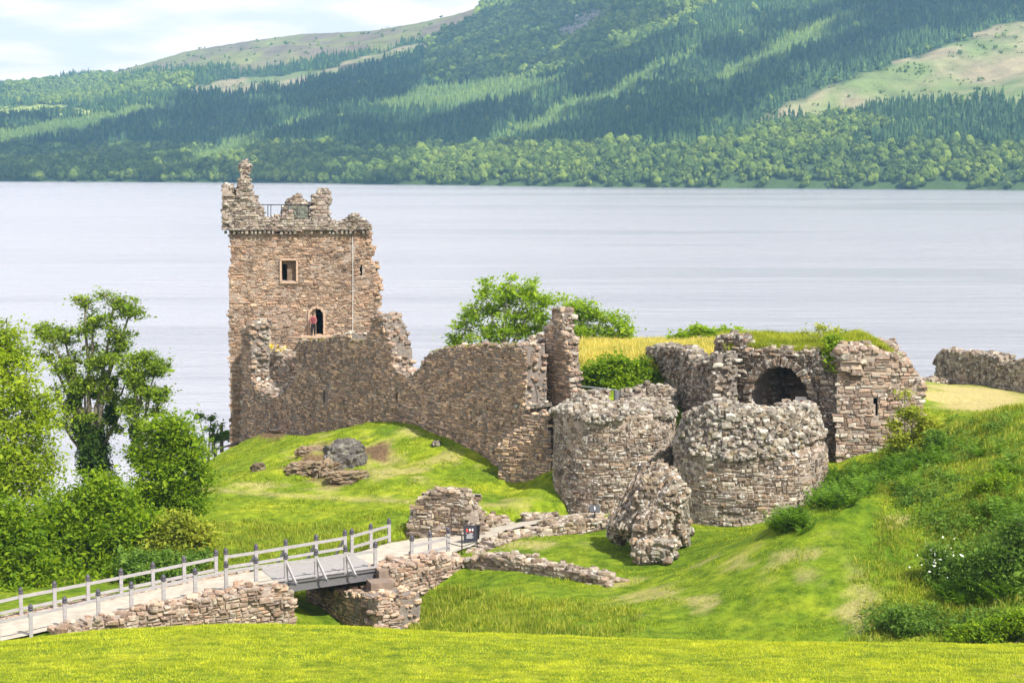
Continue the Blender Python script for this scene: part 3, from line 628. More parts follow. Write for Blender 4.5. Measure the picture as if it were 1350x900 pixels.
# tall fragment (pinnacle)
plf = Plane(694, 115.6, 752, 111.6)
mb = MB()
wall(mb, plf, [(688, 690), (688, 600), (694, 585), (702, 566), (716, 545), (719, 530), (719, 470), (718, 433), (726, 430), (728, 411), (733, 407), (739, 409), (741, 430), (744, 450), (747, 468), (751, 497), (753, 517), (757, 545), (757, 690)], .8, .15, .34, p=.05, core=2, rsize=.3, rdens=16, amp=.06, cell=.16, rmat=3)
parent_keep(mb.build('broken_pier', [M['core'], M['curtain'], M['core_dark'], M['block']]), curtain)
mb = MB()    # stepped rubble foot of the pier
plg = Plane(655, 112.6, 722, 110.6)
wall(mb, plg, [(655, 690), (656, 588), (668, 580), (680, 570), (690, 558), (698, 549), (712, 545), (724, 548), (724, 690)], .6, .15, .34, p=.05, core=1, mat=0, rsize=.2, amp=.1, cell=.2)
parent_keep(mb.build('buttress', [M['curtain'], M['core_dark']]), curtain)
mb = MB(); a = P(689, 534, 113.2); b = P(718, 534, 112.2); mb.bar(a, b, 1.6, .2)
mb.box((a + b) / 2 + [0, .1, -.45], (1.0, 1.2, .7), 0, taper=1.15)
led = parent_keep(mb.build('viewing_ledge', [M['rubble']]), curtain)
mb = MB()
for x in (694, 704.5, 717.5): mb.tube([P(x, 532, 112.6 - (x - 694) * .03), P(x, 507, 112.6 - (x - 694) * .03)], .03, 5)
mb.tube([P(694, 508, 112.6), P(718, 508, 111.9)], .03, 5)
sub(mb.build('railing', [M['steel']]), led)
# inner forework wall seen through the breach
mb = MB()
pli = Plane(336, 149.6, 394, 146.5)
wall(mb, pli, [(330, 600), (330, 436), (334, 421), (341, 424), (340, 450), (346, 458), (358, 462), (370, 466), (374, 476), (382, 470), (394, 472), (394, 600)], 1.3, .2, .36, p=.06, rsize=.28, amp=.08, cell=.2, rdens=12, holes=([(341, 485), (349, 483), (350, 501), (341, 501)],))
parent_keep(mb.build('forework_wall', [M['core'], M['block']]), curtain)

# ---- gatehouse
gate = thing('gatehouse', (11, 107, 18.6), 'ruined double round towered gatehouse with a vaulted chamber under turf', 'gatehouse')
# left round tower
z1s = P(803, 550, 106.4)[2]; z1t = P(824, 531, 108)[2]
c1 = (P(810, 600, 109.8)[0], 109.75); cy1 = Cyl(c1, 3.36, [(15, 3.5), (z1s - 3, 3.4), (z1s, 3.33), (z1t, 2.3), (z1t + .9, 1.5)])
mb = MB(); Rr = 3.36
def top1(s_):
    th = s_ / Rr; return z1t - .1 + .6 * np.exp(-((th + 1.05) / .42) ** 2) - .9 * np.clip((np.abs(th) - 1.4) / .5, 0, 1) + .16 * fbm(s_ * 1.1, s_ * 0 + 2, 3, 5)
in_low = lambda s_, z_: z_ < z1s + .22 * np.sin(s_ * 1.4) - .05
slab(mb, cy1.fn, -Rr * math.pi, Rr * math.pi, 15.5, z1t + 1.2, lambda s_, z_: z_ < top1(s_), 1.5, .25, 0, rsize=.28, rdens=14, rmat=2)
lay(mb, cy1.fn, -Rr * 2.2, Rr * 2.2, 16.5, z1t, in_low, .19, .27, .045, mat=1, wav=.05, gap=.012, big=.12)
def rubble_on(mb, fn, s0, s1, z0, z1, inside, dens, size, mat, r=rng, dd=(-.05, .12)):
    n = int((s1 - s0) * (z1 - z0) * dens); s_ = r.uniform(s0, s1, n); z_ = r.uniform(z0, z1, n); k = inside(s_, z_); s_, z_ = s_[k], z_[k]
    rocks(mb, fn(s_, z_, r.uniform(*dd, len(s_))), size * np.exp(np.clip(r.normal(-.05, .4, len(s_)), -1, .55)), mat, r=r, flat=.68, tilt=.5)
rubble_on(mb, cy1.fn, -Rr * 2.2, Rr * 2.2, z1s - .3, z1t + .9, lambda s_, z_: (z_ > z1s + .2 * np.sin(s_ * 1.4) - .1) & (z_ < top1(s_)), 60, .27, 2)
parent_keep(mb.build('round_tower', [M['core'], M['gate'], M['rubble']]), gate)['label'] = 'left round tower with level rubble top and white lichen'
# filled top of tower 1
mb = MB(); rr_ = np.linspace(0, 2.3, 6); aa = np.linspace(0, 2 * math.pi, 25)
AA, RR = np.meshgrid(aa, rr_); grid_mesh(mb, c1[0] + RR * np.cos(AA), c1[1] + RR * np.sin(AA), z1t - .65 + 0 * RR)
n = 260; a = rng.uniform(0, 6.28, n); r0 = np.sqrt(rng.random(n)) * 2.3; rocks(mb, np.stack([c1[0] + r0 * np.cos(a), c1[1] + r0 * np.sin(a), np.full(n, z1t - .6)], 1), .4, 1)
# upstanding rear rim
plx = Plane(815, 111.9, 890, 112.4); wall(mb, plx, [(815, 560), (817, 521), (830, 518), (850, 513), (884, 509), (890, 515), (890, 560)], .8, .18, .3, p=.07, mat=1, core=0, rsize=.3, rdens=12, cell=.2)
parent_keep(mb.build('tower_fill', [M['core'], M['rubble']]), gate)
# right round tower
z2s = P(1000, 603, 101)[2]; z2t = P(1011, 542, 101.9)[2]
c2 = (P(989, 640, 105)[0], 105.05); R2 = 4.05
cy2 = Cyl(c2, R2, [(15, 4.25), (z2s - 3, 4.12), (z2s, 4.03), (z2s + .2, 3.86), (z2s + 1.2, 3.5), (z2t, 3.15), (z2t + .9, 2.9)])
mb = MB()
def top2(s_):
    th = s_ / R2; return z2t + .32 * np.exp(-((th + .75) / .25) ** 2) + .22 * fbm(s_ * 1.3, s_ * 0 + 2, 3, 9) - .35 * np.exp(-((th + 1.35) / .3) ** 2) - 1.15 * np.clip((np.abs(th) - 1.45) / .5, 0, 1)
split2 = lambda s_: z2s + .12 * np.sin(s_ * .9) + .75 * np.clip((s_ / R2 - .35) / .6, 0, 1)
sl = [(math.asin(min(.999, (P(1073.5, 616, 103)[0] - c2[0]) / 4.05)) * R2)]; slz = (P(1073, 624, 102.2)[2], P(1073, 608, 102.2)[2])
hole2 = lambda s_, z_: (np.abs(s_ - sl[0]) < .13) & (z_ > slz[0]) & (z_ < slz[1])
slab(mb, cy2.fn, -R2 * math.pi, R2 * math.pi, 15.5, z2t + .9, lambda s_, z_: (z_ < top2(s_)) & ~hole2(s_, z_), 1.4, .14, 0, rsize=.29, rdens=13, rmat=2, norub=lambda s_, z_: np.abs(s_ - sl[0]) < .3)
lay(mb, cy2.fn, -R2 * 2.2, R2 * 2.2, 16.5, z2t, lambda s_, z_: (z_ < split2(s_)) & ~hole2(s_, z_), .21, .34, .045, mat=1, wav=.05, gap=.012, big=.12, clip=[(sl[0] - .14, sl[0] + .14, *slz)])
rubble_on(mb, cy2.fn, -R2 * 2.2, R2 * 2.2, z2s - .2, z2t + .6, lambda s_, z_: (z_ > split2(s_) - .05) & (z_ < top2(s_)), 58, .28, 2, dd=(-.08, .12))
parent_keep(mb.build('round_tower', [M['core'], M['gate'], M['rubble']]), gate)['label'] = 'right round tower with steep stripped rubble upper half'
mb = MB(); rr_ = np.linspace(0, 3.3, 6); AA, RR = np.meshgrid(aa, rr_); grid_mesh(mb, c2[0] + RR * np.cos(AA), c2[1] + RR * np.sin(AA), z2t - 1.3 + 0 * RR)
n = 260; a = rng.uniform(0, 6.28, n); r0 = np.sqrt(rng.random(n)) * 2.5; rocks(mb, np.stack([c2[0] + r0 * np.cos(a), c2[1] + r0 * np.sin(a), np.full(n, z2t - 1.25)], 1), .4, 1)
parent_keep(mb.build('tower_fill', [M['core'], M['rubble']]), gate)
# vaulted chamber: front wall with arch
pla = Plane(942, 110.3, 1107, 105.9)
arch = [(992, 580), (992, 516), (996, 503), (1004, 492), (1014, 485), (1025, 482), (1036, 482), (1046, 486), (1056, 495), (1065, 508), (1070, 522), (1072, 580)]
mb = MB()
wall(mb, pla, [(940, 640), (941, 470), (943, 452), (946, 445), (960, 442), (976, 444), (984, 456), (990, 462), (1030, 463), (1060, 466), (1095, 470), (1107, 468), (1108, 660)], 1.3, .16, .25, holes=(arch,), p=.09, core=2, rsize=.29, rdens=12, amp=.08, cell=.18, wav=.04, big=.3)
parent_keep(mb.build('arch_wall', [M['core'], M['gate'], M['core_dark']]), gate)
mb = MB()     # voussoirs: stones standing radially round the arch
ap = np.array(pla.poly(arch[1:-1])); cseg = np.linalg.norm(np.diff(ap, axis=0), axis=1); tt = np.concatenate([[0], np.cumsum(cseg)]); ctr = ap.mean(0) * [1, 1] + [0, -.3]
for k in range(40):
    t0 = (k + rng.uniform(.2, .8)) / 40 * tt[-1]; q = np.array([np.interp(t0, tt, ap[:, 0]), np.interp(t0, tt, ap[:, 1])]); dr = q - ctr; dr /= np.linalg.norm(dr); q = q + dr * .22
    an = math.atan2(dr[1], dr[0]); ux = pla.u * math.cos(an) + np.array([0, 0, math.sin(an)]); uz = -pla.u * math.sin(an) + np.array([0, 0, math.cos(an)])
    c = pla.fn(np.array([q[0]]), np.array([q[1]]), np.array([rng.uniform(.0, .1)]))[0]; mb.box(c, (rng.uniform(.4, .6), rng.uniform(.3, .5), rng.uniform(.08, .15)), 0, np.stack([ux, pla.n, uz], 1))
parent_keep(mb.build('arch_ring', [M['gate']]), gate)
# chamber interior: side, back and barrel vault (rough shell), lintel over dark opening
mb = MB()
arcs = [np.array(pla.sz(*q)) for q in ((988, 600), (988, 516), (993, 500), (1003, 488), (1014, 481), (1025, 478), (1036, 478), (1047, 482), (1058, 491), (1068, 506), (1075, 522), (1077, 600))]
dep = np.linspace(-1.2, -5.2, 14); nA = 40; arr = np.array(arcs); tq = np.concatenate([[0], np.cumsum(np.linalg.norm(np.diff(arr, axis=0), axis=1))]); ts = np.linspace(0, tq[-1], nA)
S_ = np.interp(ts, tq, arr[:, 0]); Z_ = np.interp(ts, tq, arr[:, 1]); SS, DD = np.meshgrid(S_, dep, indexing='ij'); ZZ, _ = np.meshgrid(Z_, dep, indexing='ij')
v = pla.fn(SS, ZZ, DD) + rng.uniform(-.06, .06, SS.shape + (3,)); grid_mesh(mb, v[..., 0], v[..., 1], v[..., 2], 0, False)
k = rng.integers(0, nA, 700); k2 = rng.random(700); pos = pla.fn(S_[k], Z_[k], -1.2 - 4 * k2); rocks(mb, pos, .3, 1)
parent_keep(mb.build('vault', [M['core'], M['gate']]), gate)
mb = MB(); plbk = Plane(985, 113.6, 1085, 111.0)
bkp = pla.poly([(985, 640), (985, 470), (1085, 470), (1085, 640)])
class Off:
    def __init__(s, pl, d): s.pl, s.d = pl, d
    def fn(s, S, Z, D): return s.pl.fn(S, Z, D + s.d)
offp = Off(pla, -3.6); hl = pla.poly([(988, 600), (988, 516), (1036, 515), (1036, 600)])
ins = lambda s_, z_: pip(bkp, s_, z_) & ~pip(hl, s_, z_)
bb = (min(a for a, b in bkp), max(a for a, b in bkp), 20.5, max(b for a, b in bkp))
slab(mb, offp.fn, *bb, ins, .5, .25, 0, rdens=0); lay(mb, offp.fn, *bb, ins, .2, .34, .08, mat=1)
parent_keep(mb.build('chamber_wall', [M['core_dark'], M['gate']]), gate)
# right block: front, side, back
plk = Plane(1105, 105.6, 1217, 105.3)
mb = MB()
wall(mb, plk, [(1104, 680), (1103, 500), (1103, 459), (1112, 455), (1138, 454), (1155, 458), (1169, 463), (1178, 472), (1187, 477), (1198, 484), (1206, 491), (1209, 500), (1216, 508), (1218, 520), (1213, 530), (1212, 545), (1216, 560), (1216, 680)], 1.5, .21, .34, gap=.01, clean=lambda s_, z_: (s_ < .6) & (z_ < 26), holes=([(1152.8, 523), (1157, 523), (1157, 548), (1152.8, 548)],), p=.05, rsize=.3, rdens=14, amp=.1, cell=.12, wav=.04, big=.1)
xk0, xk1 = plk.sz(1104, 550)[0] + plk.A[0], plk.sz(1214, 550)[0] + plk.A[0]; ztk = plk.sz(1110, 458)[1]
pe = mkplane((xk1, 106.9), (xk1, 114)); wall_sz(mb, pe, [(0, 19), (0, ztk - 1.6), (2, ztk - 1.4), (5, ztk - .8), (7.1, ztk - .6), (7.1, 19)], 1.4, .24, .4, cell=.3, amp=.2)
pbb = mkplane((xk1, 114), (P(945, 460, 114)[0], 114)); wall_sz(mb, pbb, [(0, 18), (0, ztk - .5), (pbb.len, ztk - .7), (pbb.len, 18)], 1.3, .24, .4, cell=.3)
# projecting stub of masonry and its cap beside the ivy
pls = mkplane((xk0 + .1, 105.25), (xk0 + 1.15, 105.25)); za = plk.sz(1120, 492)[1]; zb = plk.sz(1120, 462)[1]
wall_sz(mb, pls, [(.0, za + .35), (-.05, zb), (1.1, zb + .15), (1.1, za), (.6, za - .1)], .7, .24, .34, cell=.15, rsize=.32, rdens=16, p=.09)
parent_keep(mb.build('block_wall', [M['core'], M['block']]), gate)
# flank wall with the stump of the broken arch
plq = Plane(875, 116, 944, 108.6)
mb = MB()
wall(mb, plq, [(875, 680), (886, 560), (884, 535), (882, 515), (878, 497), (870, 480), (858, 471), (850, 466), (852, 459), (868, 457), (890, 461), (902, 464), (910, 474), (918, 477), (925, 484), (931, 479), (937, 472), (944, 466), (946, 680)], 1.3, .17, .3, p=.09, core=2, rsize=.29, rdens=14, amp=.07, cell=.18, wav=.03, rmat=3, big=.2)
parent_keep(mb.build('passage_wall', [M['core'], M['gate'], M['core_dark'], M['rubble']]), gate)
# turf roof
mb = MB()
rx0, rx1 = P(948, 460, 108)[0], xk1 - .3; U, Vv = np.meshgrid(np.linspace(0, 1, 60), np.linspace(0, 1, 34), indexing='ij')
RX = rx0 + (rx1 - rx0) * U; y0_ = np.interp(RX, [P(985, 460, 109.5)[0], P(1100, 460, 106.7)[0], rx1], [109.6, 106.7, 106.0]); RY = y0_ + (114.2 - y0_) * Vv
zfront = np.interp(RX, [P(985, 460, 109)[0], P(1095, 465, 106.5)[0], P(1165, 463, 106)[0], rx1], [P(985, 461, 109)[2], P(1095, 468, 106.5)[2], ztk - .15, ztk - 1.5])
RZ = -2.5 * np.clip(1 - U * 14, 0, 1) + zfront + .05 + .32 * np.sin(np.clip(Vv * 1.5, 0, 1) * math.pi / 2) ** .8 * np.interp(U, [0, .15, .8, 1], [.6, 1, .5, .1]) + .15 * fbm(RX, RY, 3, 6) - (Vv > .97) * 1.5
grid_mesh(mb, RX, RY, RZ)
M['turf'] = plain_mat('turf', (.2, .22, .035), 1, var=.4, scale=3)
turf = parent_keep(mb.build('turf_roof', [M['turf']]), gate)
# info panel in the chamber
mb = MB(); pa_, pb_ = P(1049, 537, 108.3), P(1063, 523, 107.9); mb.box((pa_ + pb_) / 2, (.62, .05, .6), 0, Matrix.Rotation(-.35, 3, 'Z'))
info = parent_keep(mb.build('panel_board', [plain_mat('board_white', (.62, .62, .58), .5)]), gate)
info['label'] = 'small white information board with a red mark'
mb = MB(); mb.box((pa_ + pb_) / 2 + [.05, -.05, .02], (.2, .02, .2), 0, Matrix.Rotation(-.35, 3, 'Z')); sub(mb.build('red_mark', [plain_mat('red_print', (.4, .02, .02), .5)]), info)
mb = MB(); mb.tube([(pa_ + pb_) / 2 + [0, .06, .3], (pa_ + pb_) / 2 + [0, .06, -1.5]], .04, 6); sub(mb.build('board_post', [M['darkmetal']]), info)
# metal rail across tower 1
mb = MB(); g_ = [(766, 509), (787, 511), (800, 513)]
for x, y in g_: mb.tube([P(x, y, 112.2), P(x, y + 22, 112.2)], .03, 5)
mb.tube([P(766, 509, 112.2), P(787, 511, 112.2), P(813, 514, 112.2)], .03, 5)
mb.tube([P(813, 514, 112.1), P(813, 533, 112.1)], .17, 8)
parent_keep(mb.build('safety_railing', [M['steel']]), gate)

def on_edge_early(E, px):
    X, _ = proj(E[:, 0], E[:, 1], E[:, 2]); t = np.interp(px, X, np.arange(len(E))); i = min(int(t), len(E) - 2); return E[i] + (E[i + 1] - E[i]) * (t - i)
# ---- low walls, each its own thing
def low_wall(name, label, pl, pix, T, course=.17, ln=.34, mat='lowwall', rdens=13, rsize=.3, p=.08, cell=.18, amp=.07, cat='stone wall', backface=True):
    b = pl.poly(pix); s_ = np.mean([a for a, _ in b]); c = pl.fn(np.array([s_]), np.array([0.]), np.array([-T / 2]))[0]; zb = float(gz(c[0], c[1]))
    t = thing(name, (c[0], c[1], zb), label, cat); mb = MB()
    wall(mb, pl, pix, T, course, ln, p=p, rsize=rsize, rdens=rdens, cell=cell, amp=amp, backface=backface, wav=.03, big=.15)
    parent_keep(mb.build('masonry', [M['core'], M[mat]]), t); return t
low_wall('ruined_wall_stub', 'trapezoid stump of pale rubble wall beside the far end of the footbridge', Plane(530, 101.8, 632, 100.6), [(526, 735), (528, 712), (538, 702), (545, 684), (548, 664), (560, 654), (573, 648), (590, 650), (607, 649), (616, 662), (627, 680), (631, 697), (640, 725)], 1.4)
low_wall('low_wall', 'short low grey wall running right from the trapezoid stump', Plane(628, 103.2, 678, 104.4), [(626, 720), (628, 687), (640, 685), (665, 684), (676, 690), (680, 715)], .6)
low_wall('low_wall', 'tiny low wall stub on the grass between path and left round tower', Plane(697, 105.6, 738, 106.4), [(697, 705), (697, 678), (704, 679), (720, 682), (735, 680), (738, 700)], .7)
low_wall('low_wall', 'pale stone wall along the near edge of the path to the gatehouse', Plane(622, 95.8, 802, 100.4), [(622, 775), (622, 748), (630, 734), (647, 724), (669, 714), (713, 700), (740, 692), (758, 687), (790, 684), (806, 686), (806, 740)], 1.3, mat='lowwall')
low_wall('low_wall', 'low broken wall slanting down into the grassy ditch', Plane(615, 93.6, 812, 87.8), [(612, 790), (614, 738), (632, 734), (660, 736), (687, 739), (713, 744), (758, 752), (788, 761), (806, 771), (810, 782), (800, 800), (700, 810)], 1.1, mat='lowwall')
low_wall('low_wall', 'lone ragged grey wall at the loch edge on the far right', Plane(1234, 166, 1318, 158), [(1233, 520), (1233, 470), (1240, 463), (1280, 465), (1300, 467), (1312, 470), (1318, 482), (1319, 530)], 1.6, course=.24, ln=.45, mat='gate', rsize=.29)
low_wall('low_wall', 'dark wall cut off by the right edge of the photo beside the loch', Plane(1310, 156, 1420, 146), [(1309, 530), (1310, 486), (1325, 477), (1350, 473), (1400, 470), (1420, 480), (1420, 550)], 1.6, course=.24, ln=.45, mat='gate', rsize=.29)
low_wall('stone_kerb', 'thin mossy line of kerb stones beyond the tan grass', Plane(1205, 161, 1264, 163), [(1205, 515), (1206, 498), (1225, 498), (1250, 501), (1264, 504), (1264, 520)], .4, mat='gate')

t = thing('stone_kerb', on_edge_early(FE, 120), 'low line of tan stones edging the far side of the path by the timber fence', 'kerb')
mb = MB(); n = 900; ti = np.random.default_rng(5).uniform(0, 37, n); i_ = ti.astype(int); kp = FE[i_] + (FE[i_ + 1] - FE[i_]) * (ti - i_)[:, None]; kp[:, 1] += rng.uniform(.05, .55, n); kp[:, 2] += .04
rocks(mb, kp, .3, 0, flat=.5); parent_keep(mb.build('masonry', [M['bridgewall']]), t)
# abutments and pier of the footbridge
def stub(pts, name, label, T, **kw):
    pass
low_wall('bridge_abutment', 'tan stone retaining wall carrying the near path on the left', Plane(40, 78.9, 391, 85.2), [(70, 870), (76, 835), (120, 823), (173, 811), (219, 801), (259, 793), (299, 785), (336, 778), (366, 776), (377, 780), (386, 788), (389, 800), (390, 870)], 1.0, course=.17, ln=.32, mat='bridgewall', backface=False, rdens=14, rsize=.29)
ab = low_wall('bridge_abutment', 'tall tan stone abutment under the right end of the footbridge', Plane(517, 90.2, 622, 94.2), [(517, 880), (517, 751), (549, 744), (575, 737), (591, 734), (605, 737), (622, 744), (622, 800), (600, 850), (580, 880)], 1.6, course=.17, ln=.36, mat='bridgewall', backface=False, rsize=.29)
pier = thing('bridge_pier', (P(450, 800, 89)[0], 89, 16.5), 'shaded stone pier standing in the ditch below the footbridge', 'pier')
mb = MB(); plz = Plane(397, 92.5, 500, 86.6)
wall(mb, plz, [(396, 880), (399, 812), (404, 780), (408, 776), (440, 780), (470, 784), (497, 788), (500, 800), (500, 880)], 2.2, .15, .3, p=.05, core=2, mat=1, rsize=.26, amp=.05, cell=.18)
A_ = plz.fn(np.array([plz.sz(500, 800)[0]]), np.array([0.]), np.array([0.]))[0]; B_ = A_[:2] + [.95, .6]
plz2 = mkplane(A_[:2], B_); wall_sz(mb, plz2, rsize=.2, poly=[(-.05, 15.5), (0, plz.sz(497, 789)[1]), (.85, plz.sz(497, 789)[1] - .15), (1.05, 18), (1.1, 15.5)], T=1.0, course=.15, ln=.28, mat=3, cell=.15)
parent_keep(mb.build('masonry', [M['core'], M['curtain'], M['core_dark'], M['bridgewall']]), pier)
mb = MB()
for (px, py, wdt, h, Y) in ((501, 776, 1.05, .78, 89.3), (507, 756, .75, .5, 90.6)):
    mb.box(P(px, py, Y), (wdt, 1.0, h), 0, Matrix.Rotation(.3, 3, 'Z'))
parent_keep(mb.build('bearing_block', [plain_mat('brown_sandstone', (.17, .125, .095), .85, var=.25, scale=3)]), pier)

# ---- footbridge deck
M['wood'] = plain_mat('weathered_timber', (.27, .255, .255), .8, var=.2, scale=3, stretch=(1, 1, 6)); M['wood_cap'] = plain_mat('post_cap_lead', (.055, .05, .062), .6, var=.3)
M['deck'] = plain_mat('grey_decking', (.26, .24, .225), .85, var=.12, scale=4); M['girder'] = plain_mat('grey_girder', (.13, .125, .13), .55, .2)
bridge = thing('footbridge', ((near_e[5] + far_e[6]) / 2), 'grey timber decked footbridge on a dark steel girder', 'bridge')
n0, n1, f0, f1 = NE[40], NE[48], FE[40], FE[48]
mb = MB(); up = np.array([0, 0, 1.])
nb_ = 46
for k in range(nb_):
    t0, t1 = k / nb_, (k + .93) / nb_; z = .05
    q = [n0 + (n1 - n0) * t0, n0 + (n1 - n0) * t1, f0 + (f1 - f0) * t1, f0 + (f1 - f0) * t0]
    v = [p + up * z for p in q] + [p + up * (z - .07) for p in q]; mb.add(v, [[0, 1, 2, 3], [7, 6, 5, 4], [0, 4, 5, 1], [1, 5, 6, 2], [2, 6, 7, 3], [3, 7, 4, 0]])
parent_keep(mb.build('deck', [M['deck']]), bridge)
for a, b, o_ in ((n0, n1, 0), (f0, f1, 1)):
    mb = MB(); mb.bar(a - up * .24, b - up * .24, .16, .4); mb.bar(a - up * .05 + (0, -.05, 0), b - up * .05 + (0, -.05, 0), .26, .05); mb.bar(a - up * .44 + (0, -.05, 0), b - up * .44 + (0, -.05, 0), .26, .04)
    parent_keep(mb.build('girder', [M['girder']]), bridge)
for a, b in ((n0, n1), (f0, f1)):
    mb = MB(); mb.bar(a + up * .09, b + up * .09, .14, .08); parent_keep(mb.build('kerb_beam', [M['wood']]), bridge)

# ---- fences with individual posts
def fence(name, label, posts, rails, brace=(), brace_dir=None, h=1.22, rail_r=(.05, .13)):
    """posts: world base points; rails: (i0, i1, height) runs"""
    c = np.mean(posts, 0); t = thing(name, (c[0], c[1], c[2]), label, 'fence', 'timber fences along the path')
    for i, p in enumerate(posts):
        mb = MB(); mb.box(p + up * (h * .43 - .1), (.15, .15, h * .86 + .2), 0, Matrix.Rotation(.35, 3, 'Z'))
        po = parent_keep(mb.build('post', [M['wood']]), t)
        mb = MB(); s_ = .115
        mb.lathe(p + up * (h * .86), [(.11, -.03), (.12, 0), (.12, .03), (.085, .06), (.105, .1), (.1, .15), (.06, .22), (.0, .27)], 8, 0, False)
        sub(mb.build('post_cap', [M['wood_cap']]), po)
        if i in brace:
            d = np.array(brace_dir); mb = MB(); mb.bar(p + up * (h * .68) + d * .05, p + d * .62 - up * .0, .08, .1); mb.bar(p - up * .04 - d * .05, p + d * .72 - up * .04, .12, .1, 1)
            sub(mb.build('brace', [M['wood'], M['girder']]), po)
    for (i0, i1, hh) in rails:
        for k in range(i0, i1):
            mb = MB(); mb.bar(posts[k] + up * hh, posts[k + 1] + up * hh, *rail_r); parent_keep(mb.build('rail', [M['wood']]), t)
    return t
def on_edge(E, px):    # point of an edge polyline seen at pixel column px
    X, _ = proj(E[:, 0], E[:, 1], E[:, 2]); t = np.interp(px, X, np.arange(len(E))); i = int(t); i = min(i, len(E) - 2); return E[i] + (E[i + 1] - E[i]) * (t - i)
np_l = [on_edge(NE, x) + up * .0 for x in (-46, -2, 41, 86, 130, 173.6, 216, 257.6, 298.4, 337.6, 377, 417, 455.5, 495)]
pd_ = (n1 - n0)[:2]; pd_ = pd_ / np.linalg.norm(pd_); outn = np.array([pd_[1], -pd_[0], 0])
fence('timber_fence', 'near timber fence with dark pointed caps running up and over the footbridge', np_l, [(0, 13, .82)], (10, 11, 12), outn)
np_r = [on_edge(NE, x) + up * .0 for x in (543, 567, 590.7)]
fence('timber_fence', 'short three post timber fence by the black sign', np_r, [(0, 2, .82), (0, 2, .38)], h=1.3)
fp_l = [on_edge(FE, x) for x in (-60, -16, 28, 72.5, 116.5, 160, 202, 243, 285)]
fence('timber_fence', 'far timber fence in front of the dense green bushes', fp_l, [(0, 8, .88), (0, 8, .36)])
fp_b = [on_edge(FE, x) for x in (298, 338, 377, 417, 455)]
fence('timber_fence', 'far two rail fence on the back edge of the footbridge', fp_b, [(0, 4, .88), (0, 4, .4)], (1, 2, 3, 4), -outn)
fp_r = [on_edge(FE, x) for x in (464, 489, 513)]
fence('timber_fence', 'three post fence turning away behind the footbridge end', fp_r, [(0, 2, .9), (0, 2, .36)])
# thin steel handrail near the sign
hr = thing('handrail', P(609, 737, 95.8), 'thin dark steel handrail in front of the black sign', 'handrail')
mb = MB(); hp = [P(591, 730, 95.2), P(609, 735, 95.4), P(629, 727, 97.0)]
mb.tube([hp[1] - up * .1, hp[1] + up * 1.12], .035, 6); parent_keep(mb.build('upright', [M['darkmetal']]), hr); mb = MB(); mb.tube([hp[2] - up * .1, hp[2] + up * 1.05], .03, 6); parent_keep(mb.build('upright', [M['darkmetal']]), hr)
for hh in (1.1, .55):
    mb = MB(); mb.tube([hp[0] + up * hh, hp[1] + up * hh, hp[2] + up * (hh - .03)], .022, 5); parent_keep(mb.build('rail', [M['darkmetal']]), hr)

# black A-board sign
sg = P(620, 718, 98.6); M['black'] = plain_mat('black_board', (.015, .016, .022), .45)
sign = thing('a_board_sign', sg, 'black A-shaped notice board on the path by the wall', 'sign')
mb = MB(); fdir = Matrix.Rotation(.12, 3, 'Z') @ Matrix.Rotation(-.22, 3, 'X'); fd2 = Matrix.Rotation(.12, 3, 'Z') @ Matrix.Rotation(.30, 3, 'X')
mb.box(sg + [0, 0, .5], (.68, .035, 1.0), 0, fdir); fb = parent_keep(mb.build('front_board', [M['black']]), sign)
mb = MB(); mb.box(sg + [.12, .42, .48], (.68, .035, 1.0), 0, fd2); mb.bar(sg + [.42, .0, .1], sg + [.42, .5, .1], .03, .03); parent_keep(mb.build('rear_board', [M['black']]), sign)
M['print_red'] = plain_mat('red_print', (.5, .06, .04), .5); M['print_white'] = plain_mat('white_print', (.5, .5, .5), .5)
mb = MB(); mm = np.array(fdir)
def onb(x, z): return sg + [0, 0, .5] + mm @ np.array([x, -.024, z])
for k, x in enumerate((-.16, -.02, .12)): mb.box(onb(x, .27), (.075, .01, .11), 1 if k else 0, mm); mb.box(onb(x, .18), (.09, .01, .04), 0, mm)
for k in range(5): mb.box(onb(-.05 + .03 * (k % 2), .08 - k * .055), (.36 - .05 * (k % 3), .01, .02), 1, mm)
sub(mb.build('lettering', [M['print_red'], M['print_white']]), fb)
# small black lectern panel
ip = P(784, 681, 100.2); ig = thing('information_panel', ip - up * .1, 'small tilted black information panel on a thin post by the round tower', 'information panel')
mb = MB(); mb.box(ip + up * .42, (.52, .05, .4), 0, Matrix.Rotation(.1, 3, 'Z') @ Matrix.Rotation(-.7, 3, 'X')); pn = parent_keep(mb.build('panel', [M['black']]), ig)
mb = MB(); mb.tube([ip - up * .3, ip + up * .36], .035, 6); parent_keep(mb.build('post', [M['darkmetal']]), ig)
mb = MB(); m3 = np.array(Matrix.Rotation(.1, 3, 'Z') @ Matrix.Rotation(-.7, 3, 'X'))
mb.box(ip + up * .42 + m3 @ np.array([0, -.032, .02]), (.05, .01, .2), 0, m3)
sub(mb.build('lettering', [M['print_white']]), pn)

